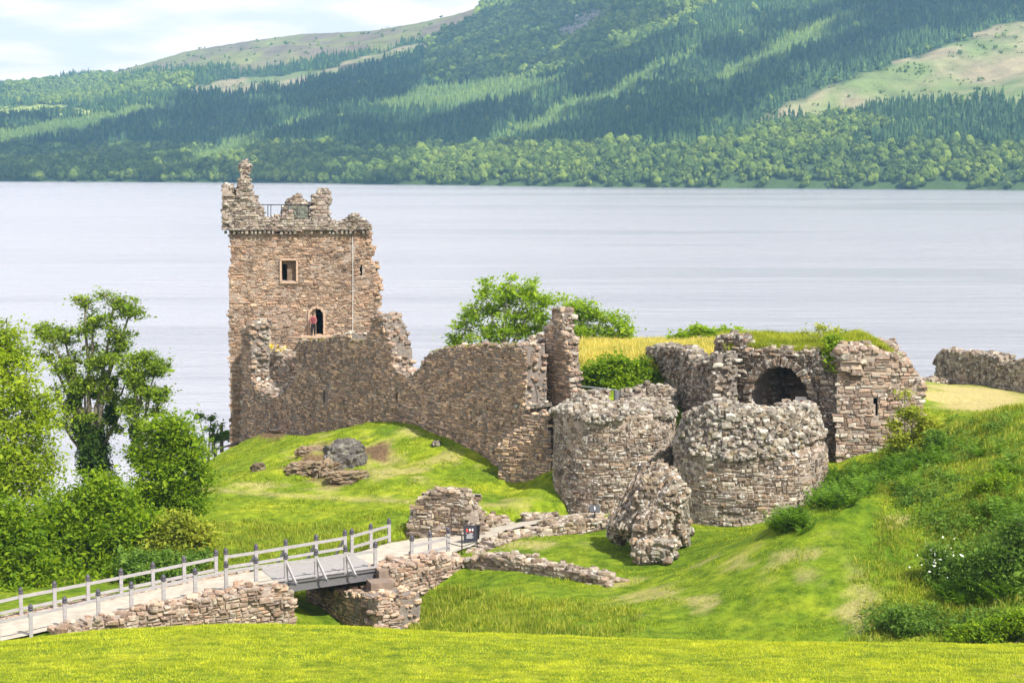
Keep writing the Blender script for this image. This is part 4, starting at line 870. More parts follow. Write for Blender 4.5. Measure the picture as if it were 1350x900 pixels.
# ---- fallen masonry block
fm = thing('fallen_masonry', P(860, 735, 91.5), 'huge toppled lump of masonry leaning in front of the round towers', 'fallen masonry')
def blobmesh(mb, c, rad, rot=None, tpl=ICO4, amp=.22, fr=1.3, box=.5, seed=0, mat=0, smooth=False):
    V, Fc = tpl; v = np.sign(V) * np.abs(V) ** box; v = v / np.linalg.norm(v, axis=1)[:, None] ** .6
    nn = fbm(V[:, 0] * fr * 2 + seed, V[:, 1] * fr * 2 + V[:, 2] * 1.7 * fr, 5, seed) + .6 * fbm(V[:, 2] * fr * 4 + seed, V[:, 0] * fr * 4 - V[:, 1] * fr * 2, 3, seed + 4)
    v = v * (1 + amp * nn)[:, None] * np.array(rad)
    if rot is not None: v = v @ np.array(rot).T
    mb.add(v + np.array(c), Fc, mat, smooth); return v + np.array(c), Fc
mb = MB()
# tilted slab: coursed face sloping down to the left, its thickness broken rubble
class Tilt:
    def __init__(s, O, S, Z):
        s.O = O; s.u = S - O; s.lu = np.linalg.norm(s.u); s.u = s.u / s.lu; z = Z - O; z = z - s.u * np.dot(z, s.u); s.lz = np.linalg.norm(z); s.w = z / s.lz; s.n = np.cross(s.u, s.w)
        if s.n[2] < 0: s.n = -s.n
    def fn(s, S, Z, D): return s.O + S[..., None] * s.u + Z[..., None] * s.w + D[..., None] * s.n
tf = Tilt(P(803, 688, 94.6), P(848, 608, 95.6), P(862, 672, 91.9))
tp_ = [(-.2, .2), (.1, -.1), (tf.lu * .6, -.1), (tf.lu * .95, .1), (tf.lu + .1, tf.lz * .35), (tf.lu * .92, tf.lz * .7), (tf.lu * .8, tf.lz + .1), (tf.lu * .3, tf.lz + .05), (0, tf.lz * .8)]
ins = jag(tp_, .15, 1.5, 21)
slab(mb, tf.fn, -.5, tf.lu + .5, -.5, tf.lz + .5, ins, 1.2, .16, 0, rsize=.24, rdens=22, rmat=1)
lay(mb, tf.fn, -.5, tf.lu + .5, -.5, tf.lz + .5, ins, .17, .4, .07, mat=1, wav=.05, gap=.02, big=.3)
for (px, py, Y, rad, sd_) in ((868, 662, 93.6, (1.15, 1.1, 1.35), 5), (886, 672, 94.4, (.85, 1.0, 1.3), 8), (893, 700, 94.2, (.6, .8, .7), 12), (822, 700, 95, (.7, .7, .45), 15), (858, 700, 92.3, (.85, .8, .9), 18), (864, 725, 91.6, (1.05, .8, .6), 22), (850, 728, 91.6, (.5, .6, .6), 28)):
    c = P(px, py, Y); v, fc = blobmesh(mb, c, rad, None, tpl=ICO4, amp=.34, box=.7, seed=sd_, fr=1.7)
    s2 = rng.choice(len(v), min(len(v), int(150 * rad[0])), replace=False); rocks(mb, v[s2] * .97 + c * .03, .24 * np.exp(rng.normal(0, .35, len(s2))), 1, flat=.8, tilt=.6, jit=.16)
parent_keep(mb.build('rubble_mass', [M['rubble'], M['gate']]), fm)

# ---- boulders and outcrops on the mound
for (px, py, Y, rad, mat, lab, nm) in ((455, 612, 116.6, (1.25, 1.1, 1.15), 'boulder', 'large dark grey lichen spotted boulder on the grassy mound', 'boulder'),
                                   (432, 628, 115.6, (.8, .9, .6), 'outcrop', 'brown earthy rock against the left of the large boulder', 'boulder'),
                                   (458, 642, 113.2, (1.25, .7, .36), 'outcrop', 'flat brown rock outcrop just below the large boulder', 'boulder'),
                                   (403, 628, 116, (1.2, .9, .42), 'outcrop', 'ragged brown outcrop left of the large boulder', 'boulder'),
                                   (414, 603, 119.5, (1.1, .7, .4), 'outcrop', 'ragged brown outcrop above and left of the large boulder', 'boulder'),
                                   (575, 591, 118.3, (.28, .25, .22), 'rubble', 'small pale stone half sunk in grass under the curtain wall', 'stone'),
                                   (563, 817, 83, (.5, .35, .25), 'lowwall', 'fallen pale slab lying at the foot of the tan abutment', 'stone'),
                                   (341, 627, 117, (.45, .35, .35), 'outcrop', 'small dark hummock on the left of the mound', 'stone')):
    c = P(px, py, Y); c[2] = float(gz(c[0], c[1])) + rad[2] * .35
    t = thing(nm, (c[0], c[1], c[2] - rad[2] * .35), lab, 'boulder' if rad[0] > .6 else 'stone', 'rocks on the grassy mound'); mb = MB(); blobmesh(mb, c, rad, tpl=ICO4 if rad[0] > .6 else ICO2, amp=.24 if mat == 'boulder' else .42, box=.75, seed=px * .1, fr=1.5); parent_keep(mb.build('rock', [M[mat]]), t)

# ------------------------------------------------------------------ foliage
M['bark'] = plain_mat('bark', (.13, .11, .085), .95, var=.3, scale=5); M['bark_pale'] = plain_mat('pale_bark', (.3, .28, .24), .95, var=.3, scale=5)
G_ = {
 'airy': leaf_mat('young_ash_leaves', [(.14, .23, .015), (.23, .34, .025), (.33, .42, .04)], .55),
 'lime': leaf_mat('yellow_green_leaves', [(.15, .22, .012), (.24, .32, .02), (.33, .39, .03)], .48),
 'ash': leaf_mat('ash_leaves', [(.1, .17, .015), (.17, .25, .022), (.26, .33, .035)]),
 'bush': leaf_mat('bright_green_leaves', [(.08, .15, .008), (.15, .24, .01), (.25, .33, .016)], .48),
 'dark': leaf_mat('ivy_leaves', [(.02, .045, .008), (.04, .08, .01), (.08, .13, .015)], .25),
 'mid': leaf_mat('mid_green_leaves', [(.06, .12, .02), (.1, .18, .025), (.16, .24, .04)]),
 'sage': leaf_mat('yellowish_shrub', [(.17, .21, .02), (.27, .3, .03), (.33, .34, .05)]),
 'fern': leaf_mat('fern_fronds', [(.045, .1, .01), (.08, .16, .012), (.15, .24, .02)], .35),
 'grass': leaf_mat('grass_blades', [(.12, .19, .01), (.22, .29, .014), (.36, .38, .035)], .35, vs=1.1, wide=1.8),
 'lawn': leaf_mat('lawn_blades', [(.25, .3, .012), (.37, .4, .02), (.5, .5, .07)], .35, vs=.8, wide=1.4),
 'long': leaf_mat('long_grass_blades', [(.12, .18, .012), (.23, .27, .018), (.42, .4, .09)], .35, vs=.9, wide=1.6),
 'hay': leaf_mat('seeding_grass', [(.35, .33, .06), (.48, .42, .12), (.55, .45, .2)], .35),
 'straw': leaf_mat('dry_grass', [(.4, .32, .14), (.5, .4, .2)], .3),
 'flower': plain_mat('white_blossom', (.8, .8, .74), .7), 'yellow': plain_mat('yellow_flowers', (.6, .45, .02), .7),
}
def leaves(mb, pos, size, r, updir=.5, mat=0):
    n = len(pos); d1 = r.normal(size=(n, 3)); d1 /= np.linalg.norm(d1, axis=1)[:, None]
    nn = r.normal(size=(n, 3)); nn[:, 2] = np.abs(nn[:, 2]) + updir * 1.5; nn /= np.linalg.norm(nn, axis=1)[:, None]
    d1 -= nn * (d1 * nn).sum(1)[:, None]; d1 /= np.linalg.norm(d1, axis=1)[:, None]; d2 = np.cross(nn, d1)
    s_ = (size * np.exp(r.normal(0, .38, n)))[:, None]
    v = np.stack([pos - d1 * s_ * .55, pos - d2 * s_ * .3 + nn * s_ * .08, pos + d1 * s_ * .55, pos + d2 * s_ * .3 + nn * s_ * .08], 1)
    mb.add(v.reshape(-1, 3), np.arange(n * 4).reshape(n, 4), mat)
def tree(name, label, cat, base, lobes, Y, nleaf, lsize, leafmat, trunk_r=.25, seed=1, group=None, clump=.55, shell=.5, bark='bark', depth=1.0, limb_r=.08, perclump=42, ivy=None, stems=1, gsink=.4, open_=False):
    r = np.random.default_rng(seed); b = P(base[0], base[1], Y) if len(base) == 2 else np.array(base, float)
    b[2] = float(gz(b[0], b[1])) - gsink if len(base) == 2 else b[2]
    t = thing(name, b, label, cat, group); mt = MB(); ml = MB()
    C = []; Rd = []
    for (px, py, rp, dy) in lobes: c = P(px, py, Y + dy); C.append(c); Rd.append(rp / F * (Y + dy))
    if open_:
        C2, R2_ = [], []
        PC = []
        for c, rd in zip(C, Rd):
            for _ in range(9):
                PC.append(c)
                u = r.normal(size=3); u /= np.linalg.norm(u); C2.append(c + u * rd * r.uniform(.25, 1.15)); R2_.append(rd * r.uniform(.28, .55))
        C0, Rd0 = np.array(C), np.array(Rd); C, Rd = C2, R2_
    C = np.array(C); Rd = np.array(Rd)
    wgt = Rd ** 2.3; wgt /= wgt.sum(); ncl = max(6, int(nleaf / perclump))
    cnt = np.maximum(3, (wgt * ncl).astype(int))
    low = C[:, 2].min() - Rd.max(); hgt = C[:, 2].max() - b[2]
    for st in range(stems):
        off = np.array([r.normal(0, .3), r.normal(0, .3), 0]) * (stems > 1)
        ctr = C.mean(0); tp_ = b + (ctr - b) * np.array([.6, .6, .75])
        if st == 0: mt.tube([b + off, b + off + (tp_ - b) * [.15, .15, .4] + [.1, 0, 0], tp_ + off], [trunk_r, trunk_r * .8, trunk_r * .45], 8)
    for c, rd, n in zip(C, Rd, cnt):
        t0 = np.clip((c[2] - rd - b[2]) / hgt, .12, .6); st_ = b + (tp_ - b) * [t0 * .6, t0 * .6, t0]
        mid = (st_ + c) / 2 + [r.normal(0, .2), r.normal(0, .2), -.15 * np.linalg.norm((c - st_)[:2])]
        if open_:
            st_ = PC[int(np.nonzero((C == c).all(1))[0][0])]; mid = (st_ + c) / 2 + r.normal(0, .1, 3)
        pl_ = [st_, mid, c, c + (c - mid) / (np.linalg.norm(c - mid) + .01) * rd * .3]
        mt.tube(pl_, np.array([limb_r * 1.6, limb_r * 1.1, limb_r * .6, limb_r * .2]) * (.4 if open_ else 1), 6)
        u = r.normal(size=(n, 3)); u /= np.linalg.norm(u, axis=1)[:, None]; rad = rd * (1 - shell * r.random(n) ** 1.1) * (1 + .38 * fbm(u[:, 0] * 2.2 + c[0], u[:, 2] * 2.2 + u[:, 1] * 2 + c[2], 2, 4) * 2)
        cc = c + u * rad[:, None] * [1, depth, .92]
        for k in range(n):
            if k % 2 == 0:
                a0 = c + (c - mid) * r.uniform(-.35, .3); m2 = (a0 + cc[k]) / 2 - [0, 0, .1 * rd]; mt.tube([a0, m2, cc[k]], [limb_r * .42, limb_r * .28, limb_r * .1], 4)
        per = r.poisson(perclump, n); rep = np.repeat(np.arange(n), per); cs_ = clump * r.uniform(.6, 1.35, n)
        pos = cc[rep] + r.normal(size=(len(rep), 3)) * (cs_[rep, None] * [.72, .72, .36]) * (1 + .5 * (r.random((len(rep), 1)) < .15))
        leaves(ml, pos, lsize, r)
    if open_:
        for c, rd in zip(C0, Rd0):
            t0 = np.clip((c[2] - rd * 2 - b[2]) / hgt, .12, .5); st_ = b + (tp_ - b) * [t0 * .6, t0 * .6, t0]; k_ = np.linspace(0, 1, 6)[:, None]
            mt.tube(st_ + (c - st_) * k_ ** [[1.35, 1.35, .9]] + r.normal(0, .12, (6, 3)) * (k_ > .1) * (k_ < .9), limb_r * np.linspace(1.7, .55, 6), 6)
    tk = parent_keep(mt.build('trunk', [M[bark]]), t)
    parent_keep(ml.build('crown', [G_[leafmat]]), t)
    if ivy:
        mi = MB()
        for (px, py, rp, dy, n) in ivy:
            c = P(px, py, Y + dy); rd = rp / F * Y; u = r.normal(size=(n, 3)); u /= np.linalg.norm(u, axis=1)[:, None]
            leaves(mi, c + u * (rd * r.random(n) ** .45)[:, None] * [1, 1, 1.5], .17, r, .2)
        parent_keep(mi.build('ivy', [G_['dark']]), t)
    return t
TG = 'trees at the left of the castle'
tree('broadleaf_tree', 'big yellow green tree cut off by the left edge', 'tree', (-10, 760), [(-40, 470, 60, 0), (10, 470, 40, 0), (35, 520, 38, -1), (-10, 550, 55, -1.5), (45, 570, 30, -1), (20, 610, 45, -2), (-40, 620, 60, -2), (60, 545, 18, 0), (62, 610, 24, -1), (5, 440, 22, 0), (-60, 540, 60, 1), (40, 640, 35, -2)], 104, 42000, .17, 'lime', .35, 2, TG, clump=.6, shell=.55)
tree('ivy_clad_tree', 'tall open crowned tree with ivy covered trunk beside the yellow green tree', 'tree', (120, 690), [(62, 432, 20, 0), (85, 445, 20, .5), (112, 400, 15, 0), (122, 432, 20, 0), (150, 402, 20, 0), (172, 410, 17, 0), (160, 440, 22, 0), (95, 480, 24, 0), (135, 478, 26, 0), (170, 490, 20, 0), (112, 520, 26, 0), (90, 540, 16, 0), (150, 520, 22, 0), (65, 470, 12, 0), (85, 562, 13, 0), (152, 560, 15, 0), (168, 532, 12, 0), (118, 548, 15, 0), (135, 590, 12, 1), (75, 520, 10, 0)], 126, 25000, .15, 'ash', .4, 5, TG, open_=True, clump=.34, shell=.8, limb_r=.11, perclump=9, ivy=[(108, 565, 15, 0, 1600), (122, 605, 24, 0, 3600), (99, 525, 10, 0, 700), (146, 545, 11, 0, 900), (150, 505, 6, 0, 400), (126, 580, 17, 0, 1800), (92, 490, 5, 0, 200), (124, 520, 5, 0, 250), (135, 630, 20, 0, 1500)])
tree('broadleaf_tree', 'slim loose branched tree just right of the ivy clad tree', 'tree', (183, 650), [(195, 470, 13, 0), (178, 500, 16, 0), (205, 490, 16, 0), (195, 520, 20, 0), (175, 545, 16, 0), (215, 520, 10, 0), (180, 470, 10, 0), (208, 545, 10, 0)], 124, 10500, .15, 'ash', .16, 9, TG, open_=True, clump=.34, shell=.8, limb_r=.07, perclump=22, ivy=[(180, 570, 11, 0, 900), (178, 600, 12, 0, 700)])
tree('broadleaf_bush', 'tall bright green bush rising beside the mound', 'bush', (225, 740), [(225, 575, 30, 0), (200, 600, 26, 0), (250, 605, 26, 0), (220, 630, 36, -.5), (262, 630, 18, 0), (240, 660, 30, -.5), (195, 650, 28, -.5), (255, 585, 16, 0), (215, 560, 18, 0)], 103, 24000, .16, 'bush', .2, 12, TG, clump=.5, shell=.6)
tree('broadleaf_bush', 'broad dense green bush behind the far timber fence', 'bush', (110, 780), [(110, 670, 42, 0), (150, 660, 36, 0), (70, 690, 42, 0), (110, 720, 50, -.8), (160, 710, 42, -.8), (190, 690, 30, -.5), (140, 640, 22, 0), (80, 740, 40, -1), (160, 750, 30, -1), (200, 735, 22, -1), (60, 775, 30, -3), (110, 772, 28, -4), (165, 762, 24, -4), (90, 785, 16, -5.5), (40, 792, 18, -6), (140, 775, 16, -5)], 97, 42000, .17, 'bush', .25, 14, TG, clump=.5, shell=.6)
tree('broadleaf_bush', 'dense green bush at the left edge beside the path', 'bush', (10, 790), [(20, 700, 42, 0), (-20, 720, 50, 0), (30, 740, 42, -.6), (-10, 770, 40, -.6), (50, 760, 26, -.8), (0, 680, 30, 0), (30, 785, 26, -2), (-10, 795, 26, -3), (75, 780, 18, -2), (15, 802, 16, -5)], 94, 26000, .17, 'bush', .25, 16, TG, clump=.5, shell=.6)
tree('scrub_bush', 'straggly yellowish shrub with bare grey twigs below the bright bush', 'bush', (235, 745), [(235, 690, 22, 0), (262, 700, 18, 0), (215, 715, 20, 0), (250, 722, 20, 0), (272, 720, 12, 0), (195, 740, 20, 0), (225, 745, 16, 0)], 95.5, 9000, .15, 'sage', .1, 18, TG, clump=.4, shell=.8, bark='bark_pale', limb_r=.04, perclump=24)
tree('scrub_bush', 'small dark green shrub under the straggly yellowish shrub', 'bush', (185, 760), [(180, 740, 22, 0), (215, 742, 20, 0), (245, 742, 16, 0), (265, 735, 12, 1), (195, 755, 14, -1.5), (235, 752, 12, -1)], 92.5, 8000, .14, 'mid', .08, 19, TG, clump=.4, shell=.8, limb_r=.03, perclump=24)
TB = 'trees behind the curtain wall'
tree('ash_tree', 'leafy ash tree showing above the curtain wall left of the pinnacle', 'tree', (665, 480), [(668, 378, 20, 0), (640, 392, 22, 0), (695, 385, 22, 0), (622, 410, 18, 0), (665, 410, 28, 0), (700, 412, 24, 0), (615, 435, 16, 0), (640, 440, 22, 0), (680, 442, 24, 0), (710, 435, 16, 0), (600, 448, 10, 0), (720, 400, 10, 0)], 133, 14000, .17, 'airy', .28, 21, TB, open_=True, clump=.36, shell=.8, limb_r=.07, perclump=22, bark='bark_pale', gsink=1)
tree('ash_tree', 'lower spreading ash tree right of the pinnacle', 'tree', (770, 480), [(752, 400, 14, 0), (775, 405, 16, 0), (765, 425, 20, 0), (795, 420, 16, 0), (820, 430, 14, 0), (800, 440, 14, 0), (775, 445, 16, 0), (826, 440, 8, 0), (745, 425, 10, 0)], 131, 8000, .17, 'airy', .2, 23, TB, open_=True, clump=.36, shell=.8, limb_r=.06, perclump=22, bark='bark_pale', gsink=1)
tree('leafy_shrub', 'thin light green shrub poking up behind the yellow grass', 'shrub', (920, 458), [(900, 444, 9, 0), (918, 434, 9, 0), (935, 441, 9, 0), (955, 436, 6, 0), (972, 438, 6, 0), (990, 440, 5, 0), (885, 446, 5, 0)], 131, 2400, .2, 'airy', .06, 25, TB, clump=.3, shell=.9, limb_r=.03, perclump=18)
tree('ivy_bush', 'green ivy clump hanging over the front of the turf roof', 'ivy', tuple(P(1100, 485, 106.2)), [(1099, 448, 8, 0), (1101, 460, 10, -.2), (1101, 472, 8, -.6), (1102, 484, 7, -.7)], 106.6, 2600, .14, 'bush', .04, 27, None, clump=.25, shell=.8, limb_r=.02, perclump=26)
tree('leafy_shrub', 'slender twiggy weed on the turf roof', 'shrub', tuple(P(1081, 445, 108)), [(1081, 432, 5, 0), (1101, 434, 4, 0), (1060, 438, 4, 0)], 109, 260, .15, 'sage', .02, 28, None, clump=.25, shell=.9, limb_r=.012, perclump=18)
tree('bramble_bush', 'leafy bramble on the bank behind the left round tower', 'bush', (800, 520), [(790, 490, 18, 0), (815, 485, 20, .4), (840, 492, 20, .4), (862, 498, 12, .4), (775, 500, 14, 0), (810, 505, 18, -.5), (835, 508, 14, -.4), (865, 510, 8, 0), (798, 526, 8, -1.2)], 116, 13000, .18, 'bush', .06, 30, None, clump=.35, shell=.7, limb_r=.03, perclump=30)
RS = 'shrubs on the right bank'
tree('gorse_shrub', 'tall yellow green shrub growing against the warm chamber block', 'shrub', (1195, 615), [(1200, 545, 14, 0), (1222, 560, 16, 0), (1215, 580, 22, 0), (1190, 585, 20, 0), (1172, 605, 16, 0), (1205, 600, 20, -.3), (1193, 518, 7, 0), (1245, 590, 16, 0), (1262, 575, 12, 0), (1180, 560, 10, 0)], 99.5, 15000, .13, 'sage', .05, 33, RS, clump=.3, shell=.8, limb_r=.03, perclump=26)
tree('thorn_shrub', 'grey tangled shrub left of the white flowering bush top', 'shrub', (1235, 600), [(1235, 580, 14, 0), (1250, 595, 14, 0), (1262, 585, 8, 0)], 97, 3000, .12, 'mid', .05, 35, RS, clump=.3, shell=.8, limb_r=.035, perclump=20, bark='bark_pale')
tree('flowering_bush', 'hawthorn bush dotted with white blossom on the right bank', 'bush', (1250, 780), [(1240, 740, 20, 0), (1262, 750, 22, 0), (1245, 765, 20, -.4), (1230, 725, 10, 0)], 80, 9000, .1, 'mid', .06, 37, RS, clump=.28, shell=.7, limb_r=.03, perclump=26)
tree('thorn_shrub', 'dark tangled thicket at the right edge of the photo', 'shrub', (1320, 790), [(1320, 730, 30, 0), (1345, 700, 26, 0), (1300, 760, 24, 0), (1340, 760, 30, -.4), (1370, 720, 30, 0), (1290, 735, 12, 0)], 78, 16000, .11, 'mid', .08, 39, RS, clump=.32, shell=.7, limb_r=.035, perclump=26, bark='bark_pale')
tree('leafy_shrub', 'low bright weedy shrub at the foot of the right bank', 'shrub', (1200, 845), [(1190, 825, 14, 0), (1215, 830, 12, 0), (1180, 810, 10, 0), (1235, 832, 10, 0)], 76, 5000, .1, 'mid', .04, 41, RS, clump=.26, shell=.8, limb_r=.02, perclump=26)
tree('leafy_shrub', 'broad weedy shrub below the dark thicket', 'shrub', (1310, 850), [(1290, 830, 14, 0), (1320, 825, 16, 0), (1345, 820, 18, 0), (1265, 835, 12, 0), (1305, 840, 10, -.3), (1365, 830, 14, 0)], 74, 8000, .1, 'bush', .04, 42, RS, clump=.26, shell=.8, limb_r=.02, perclump=26)
tree('leafy_shrub', 'low green bush halfway up the right slope', 'shrub', (1290, 650), [(1300, 640, 14, 0), (1325, 630, 12, 0), (1340, 655, 16, 0), (1310, 670, 12, 0)], 86, 5000, .1, 'bush', .04, 43, RS, clump=.26, shell=.8, limb_r=.02, perclump=26)
tree('small_tree', 'thin sapling by the rail at the left foot of the tower', 'sapling', (272, 600), [(262, 548, 5, 0), (278, 552, 5, 0), (290, 560, 4, 0), (276, 566, 5, 0), (298, 575, 7, 0), (285, 578, 6, 0)], 156, 1300, .2, 'mid', .06, 45, None, clump=.3, shell=.9, limb_r=.04, perclump=18)
# blossoms on the hawthorn, yellow flowers on masonry
mb = MB(); r = np.random.default_rng(3)
pos = np.array([P(r.normal(1236, 13), r.normal(735, 12), 78.6 + r.random()) for _ in range(70)]); leaves(mb, pos, .08, r)
bl = mb.build('blossom', [G_['flower']]); fb_ = [o for o in bpy.data.objects if o.name == 'flowering_bush'][0]; parent_keep(bl, fb_)

# ---- grass, ferns
def blades(mb, x, y, h, wd, r, per=4, spread=.08, lean=.35, zf=gz, mat=0, bend=True):
    n = len(x); x = np.repeat(x, per) + r.normal(0, spread, n * per); y = np.repeat(y, per) + r.normal(0, spread, n * per); h = np.repeat(h, per) * r.uniform(.6, 1.25, n * per)
    z = zf(x, y) - .02; a = r.uniform(0, 2 * np.pi, n * per); c, s_ = np.cos(a), np.sin(a); ln = r.normal(0, lean, n * per) * h; la = r.uniform(0, 2 * np.pi, n * per)
    b = np.stack([x, y, z], 1); side = np.stack([c, s_, 0 * c], 1) * (wd / 2); tip = b + np.stack([np.cos(la) * ln, np.sin(la) * ln, h], 1); mid = b * .5 + tip * .5 + np.stack([-np.cos(la) * ln * .18, -np.sin(la) * ln * .18, h * .06], 1)
    v = np.stack([b - side, b + side, mid + side * .75, mid - side * .75, tip], 1); k = len(x)
    i = (np.arange(k) * 5)[:, None]
    mb.add(v.reshape(-1, 3), i + np.array([[0, 1, 2, 3]]), mat); mb.f.append(((i + np.array([[3, 2, 4]])) + mb.n - k * 5, mat, False))
def scatter(n, x0, x1, y0, y1, cond, r):
    x = r.uniform(x0, x1, n); y = r.uniform(y0, y1, n); z = gz(x, y); px, py = proj(x, y, z); k = cond(x, y, px, py); return x[k], y[k], px[k], py[k]
r = np.random.default_rng(11)
mb = MB()   # foreground lawn, denser towards the camera
x, y, px, py = scatter(90000, -18, 18, 43.5, 64, lambda x, y, px, py: (px > -60) & (px < 1410) & (py < 915), r)
dens = fbm(x / 1.5, y / 1.5, 3, 3)
blades(mb, x, y, .055 + .035 * np.clip(dens + .4, 0, 1.4), .018, r, per=3, spread=.06, lean=.5)
tag(mb.build('lawn_grass', [G_['lawn']]), 'short bright mown grass across the foreground', 'grass', kind='stuff')
def in_path(x, y): return pip([tuple(p) for p in pp], x, y)
def free(x, y, px, py): return ~in_path(x, y)
mb = MB()
x, y, px, py = scatter(60000, -30, 45, 70, 106, lambda x, y, px, py: free(x, y, px, py) & (px > -60) & (px < 1410) & ((((py > 690 + 14 * fbm(x, y, 2, 3)) & (px < 560) & (y > 92)) | ((px > 540) & (px < 800 + 90 * fbm(x * .4, y * .4, 3, 5)) & (py > np.interp(px, [540, 620, 700, 800], [770, 776, 788, 800])) & (py < 850)) | (px > 1150 + 60 * fbm(x * .4, y * .4, 3, 6)) & (y < 104))), r)
hh = .16 + .22 * np.clip(fbm(x / 1.6, y / 1.6, 3, 7) + .35, 0, 1.3)
blades(mb, x, y, hh, .035, r, per=5, spread=.1, lean=.45)
tag(mb.build('long_grass', [G_['long']]), 'long uncut grass on the ditch banks', 'grass', kind='stuff')
mb = MB()
x, y, px, py = scatter(150000, -30, 30, 76, 150, lambda x, y, px, py: free(x, y, px, py) & (px > 240) & (px < 1300) & (py > 540) & (py < 850), r)
zdry = np.interp(0, [0], [0])
ix = np.clip(((x - TX0) / TS).astype(int), 0, len(gx) - 1); iy = np.clip(((y - TY0) / TS).astype(int), 0, len(gy) - 1); dr_ = np.maximum(dry, soil)[ix, iy]; k = r.random(len(x)) > dr_ * 1.1
blades(mb, x[k], y[k], .04 + .16 * np.clip(fbm(x[k] / 1.1, y[k] / 1.1, 3, 9) + .3, 0, 1.3) ** 1.5, .035, r, per=3, spread=.1, lean=.6)
tag(mb.build('meadow_grass', [G_['grass']]), 'short tufted grass on the mound and castle slopes', 'grass', kind='stuff')
mb = MB()
x, y, px, py = scatter(60000, 0, 30, 110, 150, lambda x, y, px, py: (px > 740) & (px < 1000) & (py < 500) & (py > 440), r)
blades(mb, x, y, .3 + .25 * r.random(len(x)), .04, r, per=3, spread=.12, lean=.3)
tag(mb.build('seeding_grass', [G_['hay']]), 'tall golden seeding grass on the rise behind the gatehouse', 'grass', kind='stuff')
# turf on the roof (part of the gatehouse)
mb = MB(); n = 9000; u_ = r.random(n); v_ = r.random(n) ** 1.3; ui = (u_ * 59).astype(int); vi = (v_ * 33).astype(int)
bx = RX[ui, vi] + r.normal(0, .08, n); by = RY[ui, vi] + r.normal(0, .08, n); bz = RZ[ui, vi]
gzb = dict(zip(range(n), bz))
def zconst(x, y): return np.repeat(bz, 4)
blades(mb, bx, by, .16 + .2 * r.random(n), .04, r, per=4, spread=.05, lean=.5, zf=zconst)
parent_keep(mb.build('roof_grass', [G_['sage']]), gate)['kind'] = 'stuff'
mb = MB()
def fern(mb, c, n, L_, r):
    for k in range(n):
        a = r.uniform(0, 2 * math.pi); t = np.linspace(0, 1, 9); ll = L_ * r.uniform(.7, 1.2); up_ = r.uniform(.5, 1.0)
        out_ = np.array([math.cos(a), math.sin(a), 0]); sd_ = np.array([-out_[1], out_[0], 0])
        pt = c + out_ * (t * ll * .65)[:, None] + np.array([0, 0, 1]) * (ll * up_ * (t * 1.2 - .62 * t ** 2.2))[:, None]
        wv = .5 * ll * .32 * np.sin(np.clip(t * 1.05 + .12, 0, 1) * math.pi) ** .7 * (1 - t * .6)
        V, Fc = [], []
        for i in range(8):
            for sgn in (-1, 1):
                o = len(V); V += [pt[i], pt[i] * .45 + pt[i + 1] * .55, pt[i] * .6 + pt[i + 1] * .4 + sd_ * sgn * wv[i] + [0, 0, -.02]]; Fc.append([o, o + 1, o + 2])
        mb.add(V, Fc, 0)
fr = []
for (px, py, n, rx, ry) in ((1130, 640, 42, 45, 14), (1090, 660, 26, 26, 12), (1045, 690, 18, 18, 12), (1180, 615, 22, 26, 12), (1235, 600, 16, 16, 18), (1290, 600, 4, 26, 14), (1310, 680, 8, 28, 18), (1290, 790, 22, 40, 10), (1330, 640, 6, 22, 30), (1260, 790, 6, 14, 10), (1330, 690, 8, 20, 20), (1200, 640, 5, 30, 8), (1030, 700, 8, 10, 6)):
    for _ in range(int(n * 2.6)): fr.append((r.normal(px, rx * .6), r.normal(py, ry * .6)))
# march each pixel down to the ground
def hit(px, py, y0=70, y1=130):
    Ys = np.arange(y0, y1, .25); pts = np.array([P(px, py, Y) for Y in Ys]); g = gz(pts[:, 0], pts[:, 1]); k = np.nonzero(pts[:, 2] < g)[0]
    return None if len(k) == 0 else pts[k[0]] * [1, 1, 0] + [0, 0, g[k[0]]]
for px, py in fr:
    c = hit(px, py)
    if c is not None: fern(mb, c, 12, r.uniform(.75, 1.35), r)
tag(mb.build('ferns', [G_['fern']]), 'dark green ferns and bracken covering the right bank', 'ferns', kind='stuff')
mb = MB(); cps = []
for (px, py, n, rx, ry, s_) in ((1330, 600, 12, 50, 40, .3), (1220, 655, 16, 40, 14, .25), (1290, 560, 10, 50, 10, .25), (1200, 820, 30, 60, 10, .3), (1320, 830, 40, 50, 10, .35), (1250, 690, 18, 30, 20, .3), (1350, 760, 20, 20, 50, .4), (1240, 620, 12, 40, 20, .3), (1300, 720, 24, 36, 30, .4), (700, 668, 0, 1, 1, .1)):
    for _ in range(n):
        c = hit(r.normal(px, rx * .6), r.normal(py, ry * .6))
        if c is not None: nn = 130; leaves(mb, c + r.normal(size=(nn, 3)) * [s_, s_, s_ * .55] + [0, 0, s_ * .5], .1, r)
tag(mb.build('undergrowth', [G_['mid']]), 'tangled weeds and nettles on the right bank', 'undergrowth', kind='stuff')

# dark rail and posts at the left foot of the tower
rf = thing('rail_fence', P(285, 600, 142), 'dark rail and posts descending beside the foot of the tower', 'fence')
rp_ = [P(268, 600, 141), P(284, 592, 142), P(302, 587, 144), P(318, 584, 146)]
mb = MB(); mb.tube([p + up * .0 for p in rp_], .07, 6); parent_keep(mb.build('rail', [M['darkmetal']]), rf)
for p in rp_[:2]:
    mb = MB(); mb.tube([p - up * 1.4, p + up * .15], .13, 6); parent_keep(mb.build('post', [M['darkmetal']]), rf)
for k, (px, py, hh) in enumerate(((281, 568, 1.0), (292, 565, 1.0))):
    mb = MB(); c = P(px, py, 158); mb.box(c - up * .8, (.28, .28, 2.2), 0, taper=.8); parent_keep(mb.build('gatepost', [M['bark']]), rf)

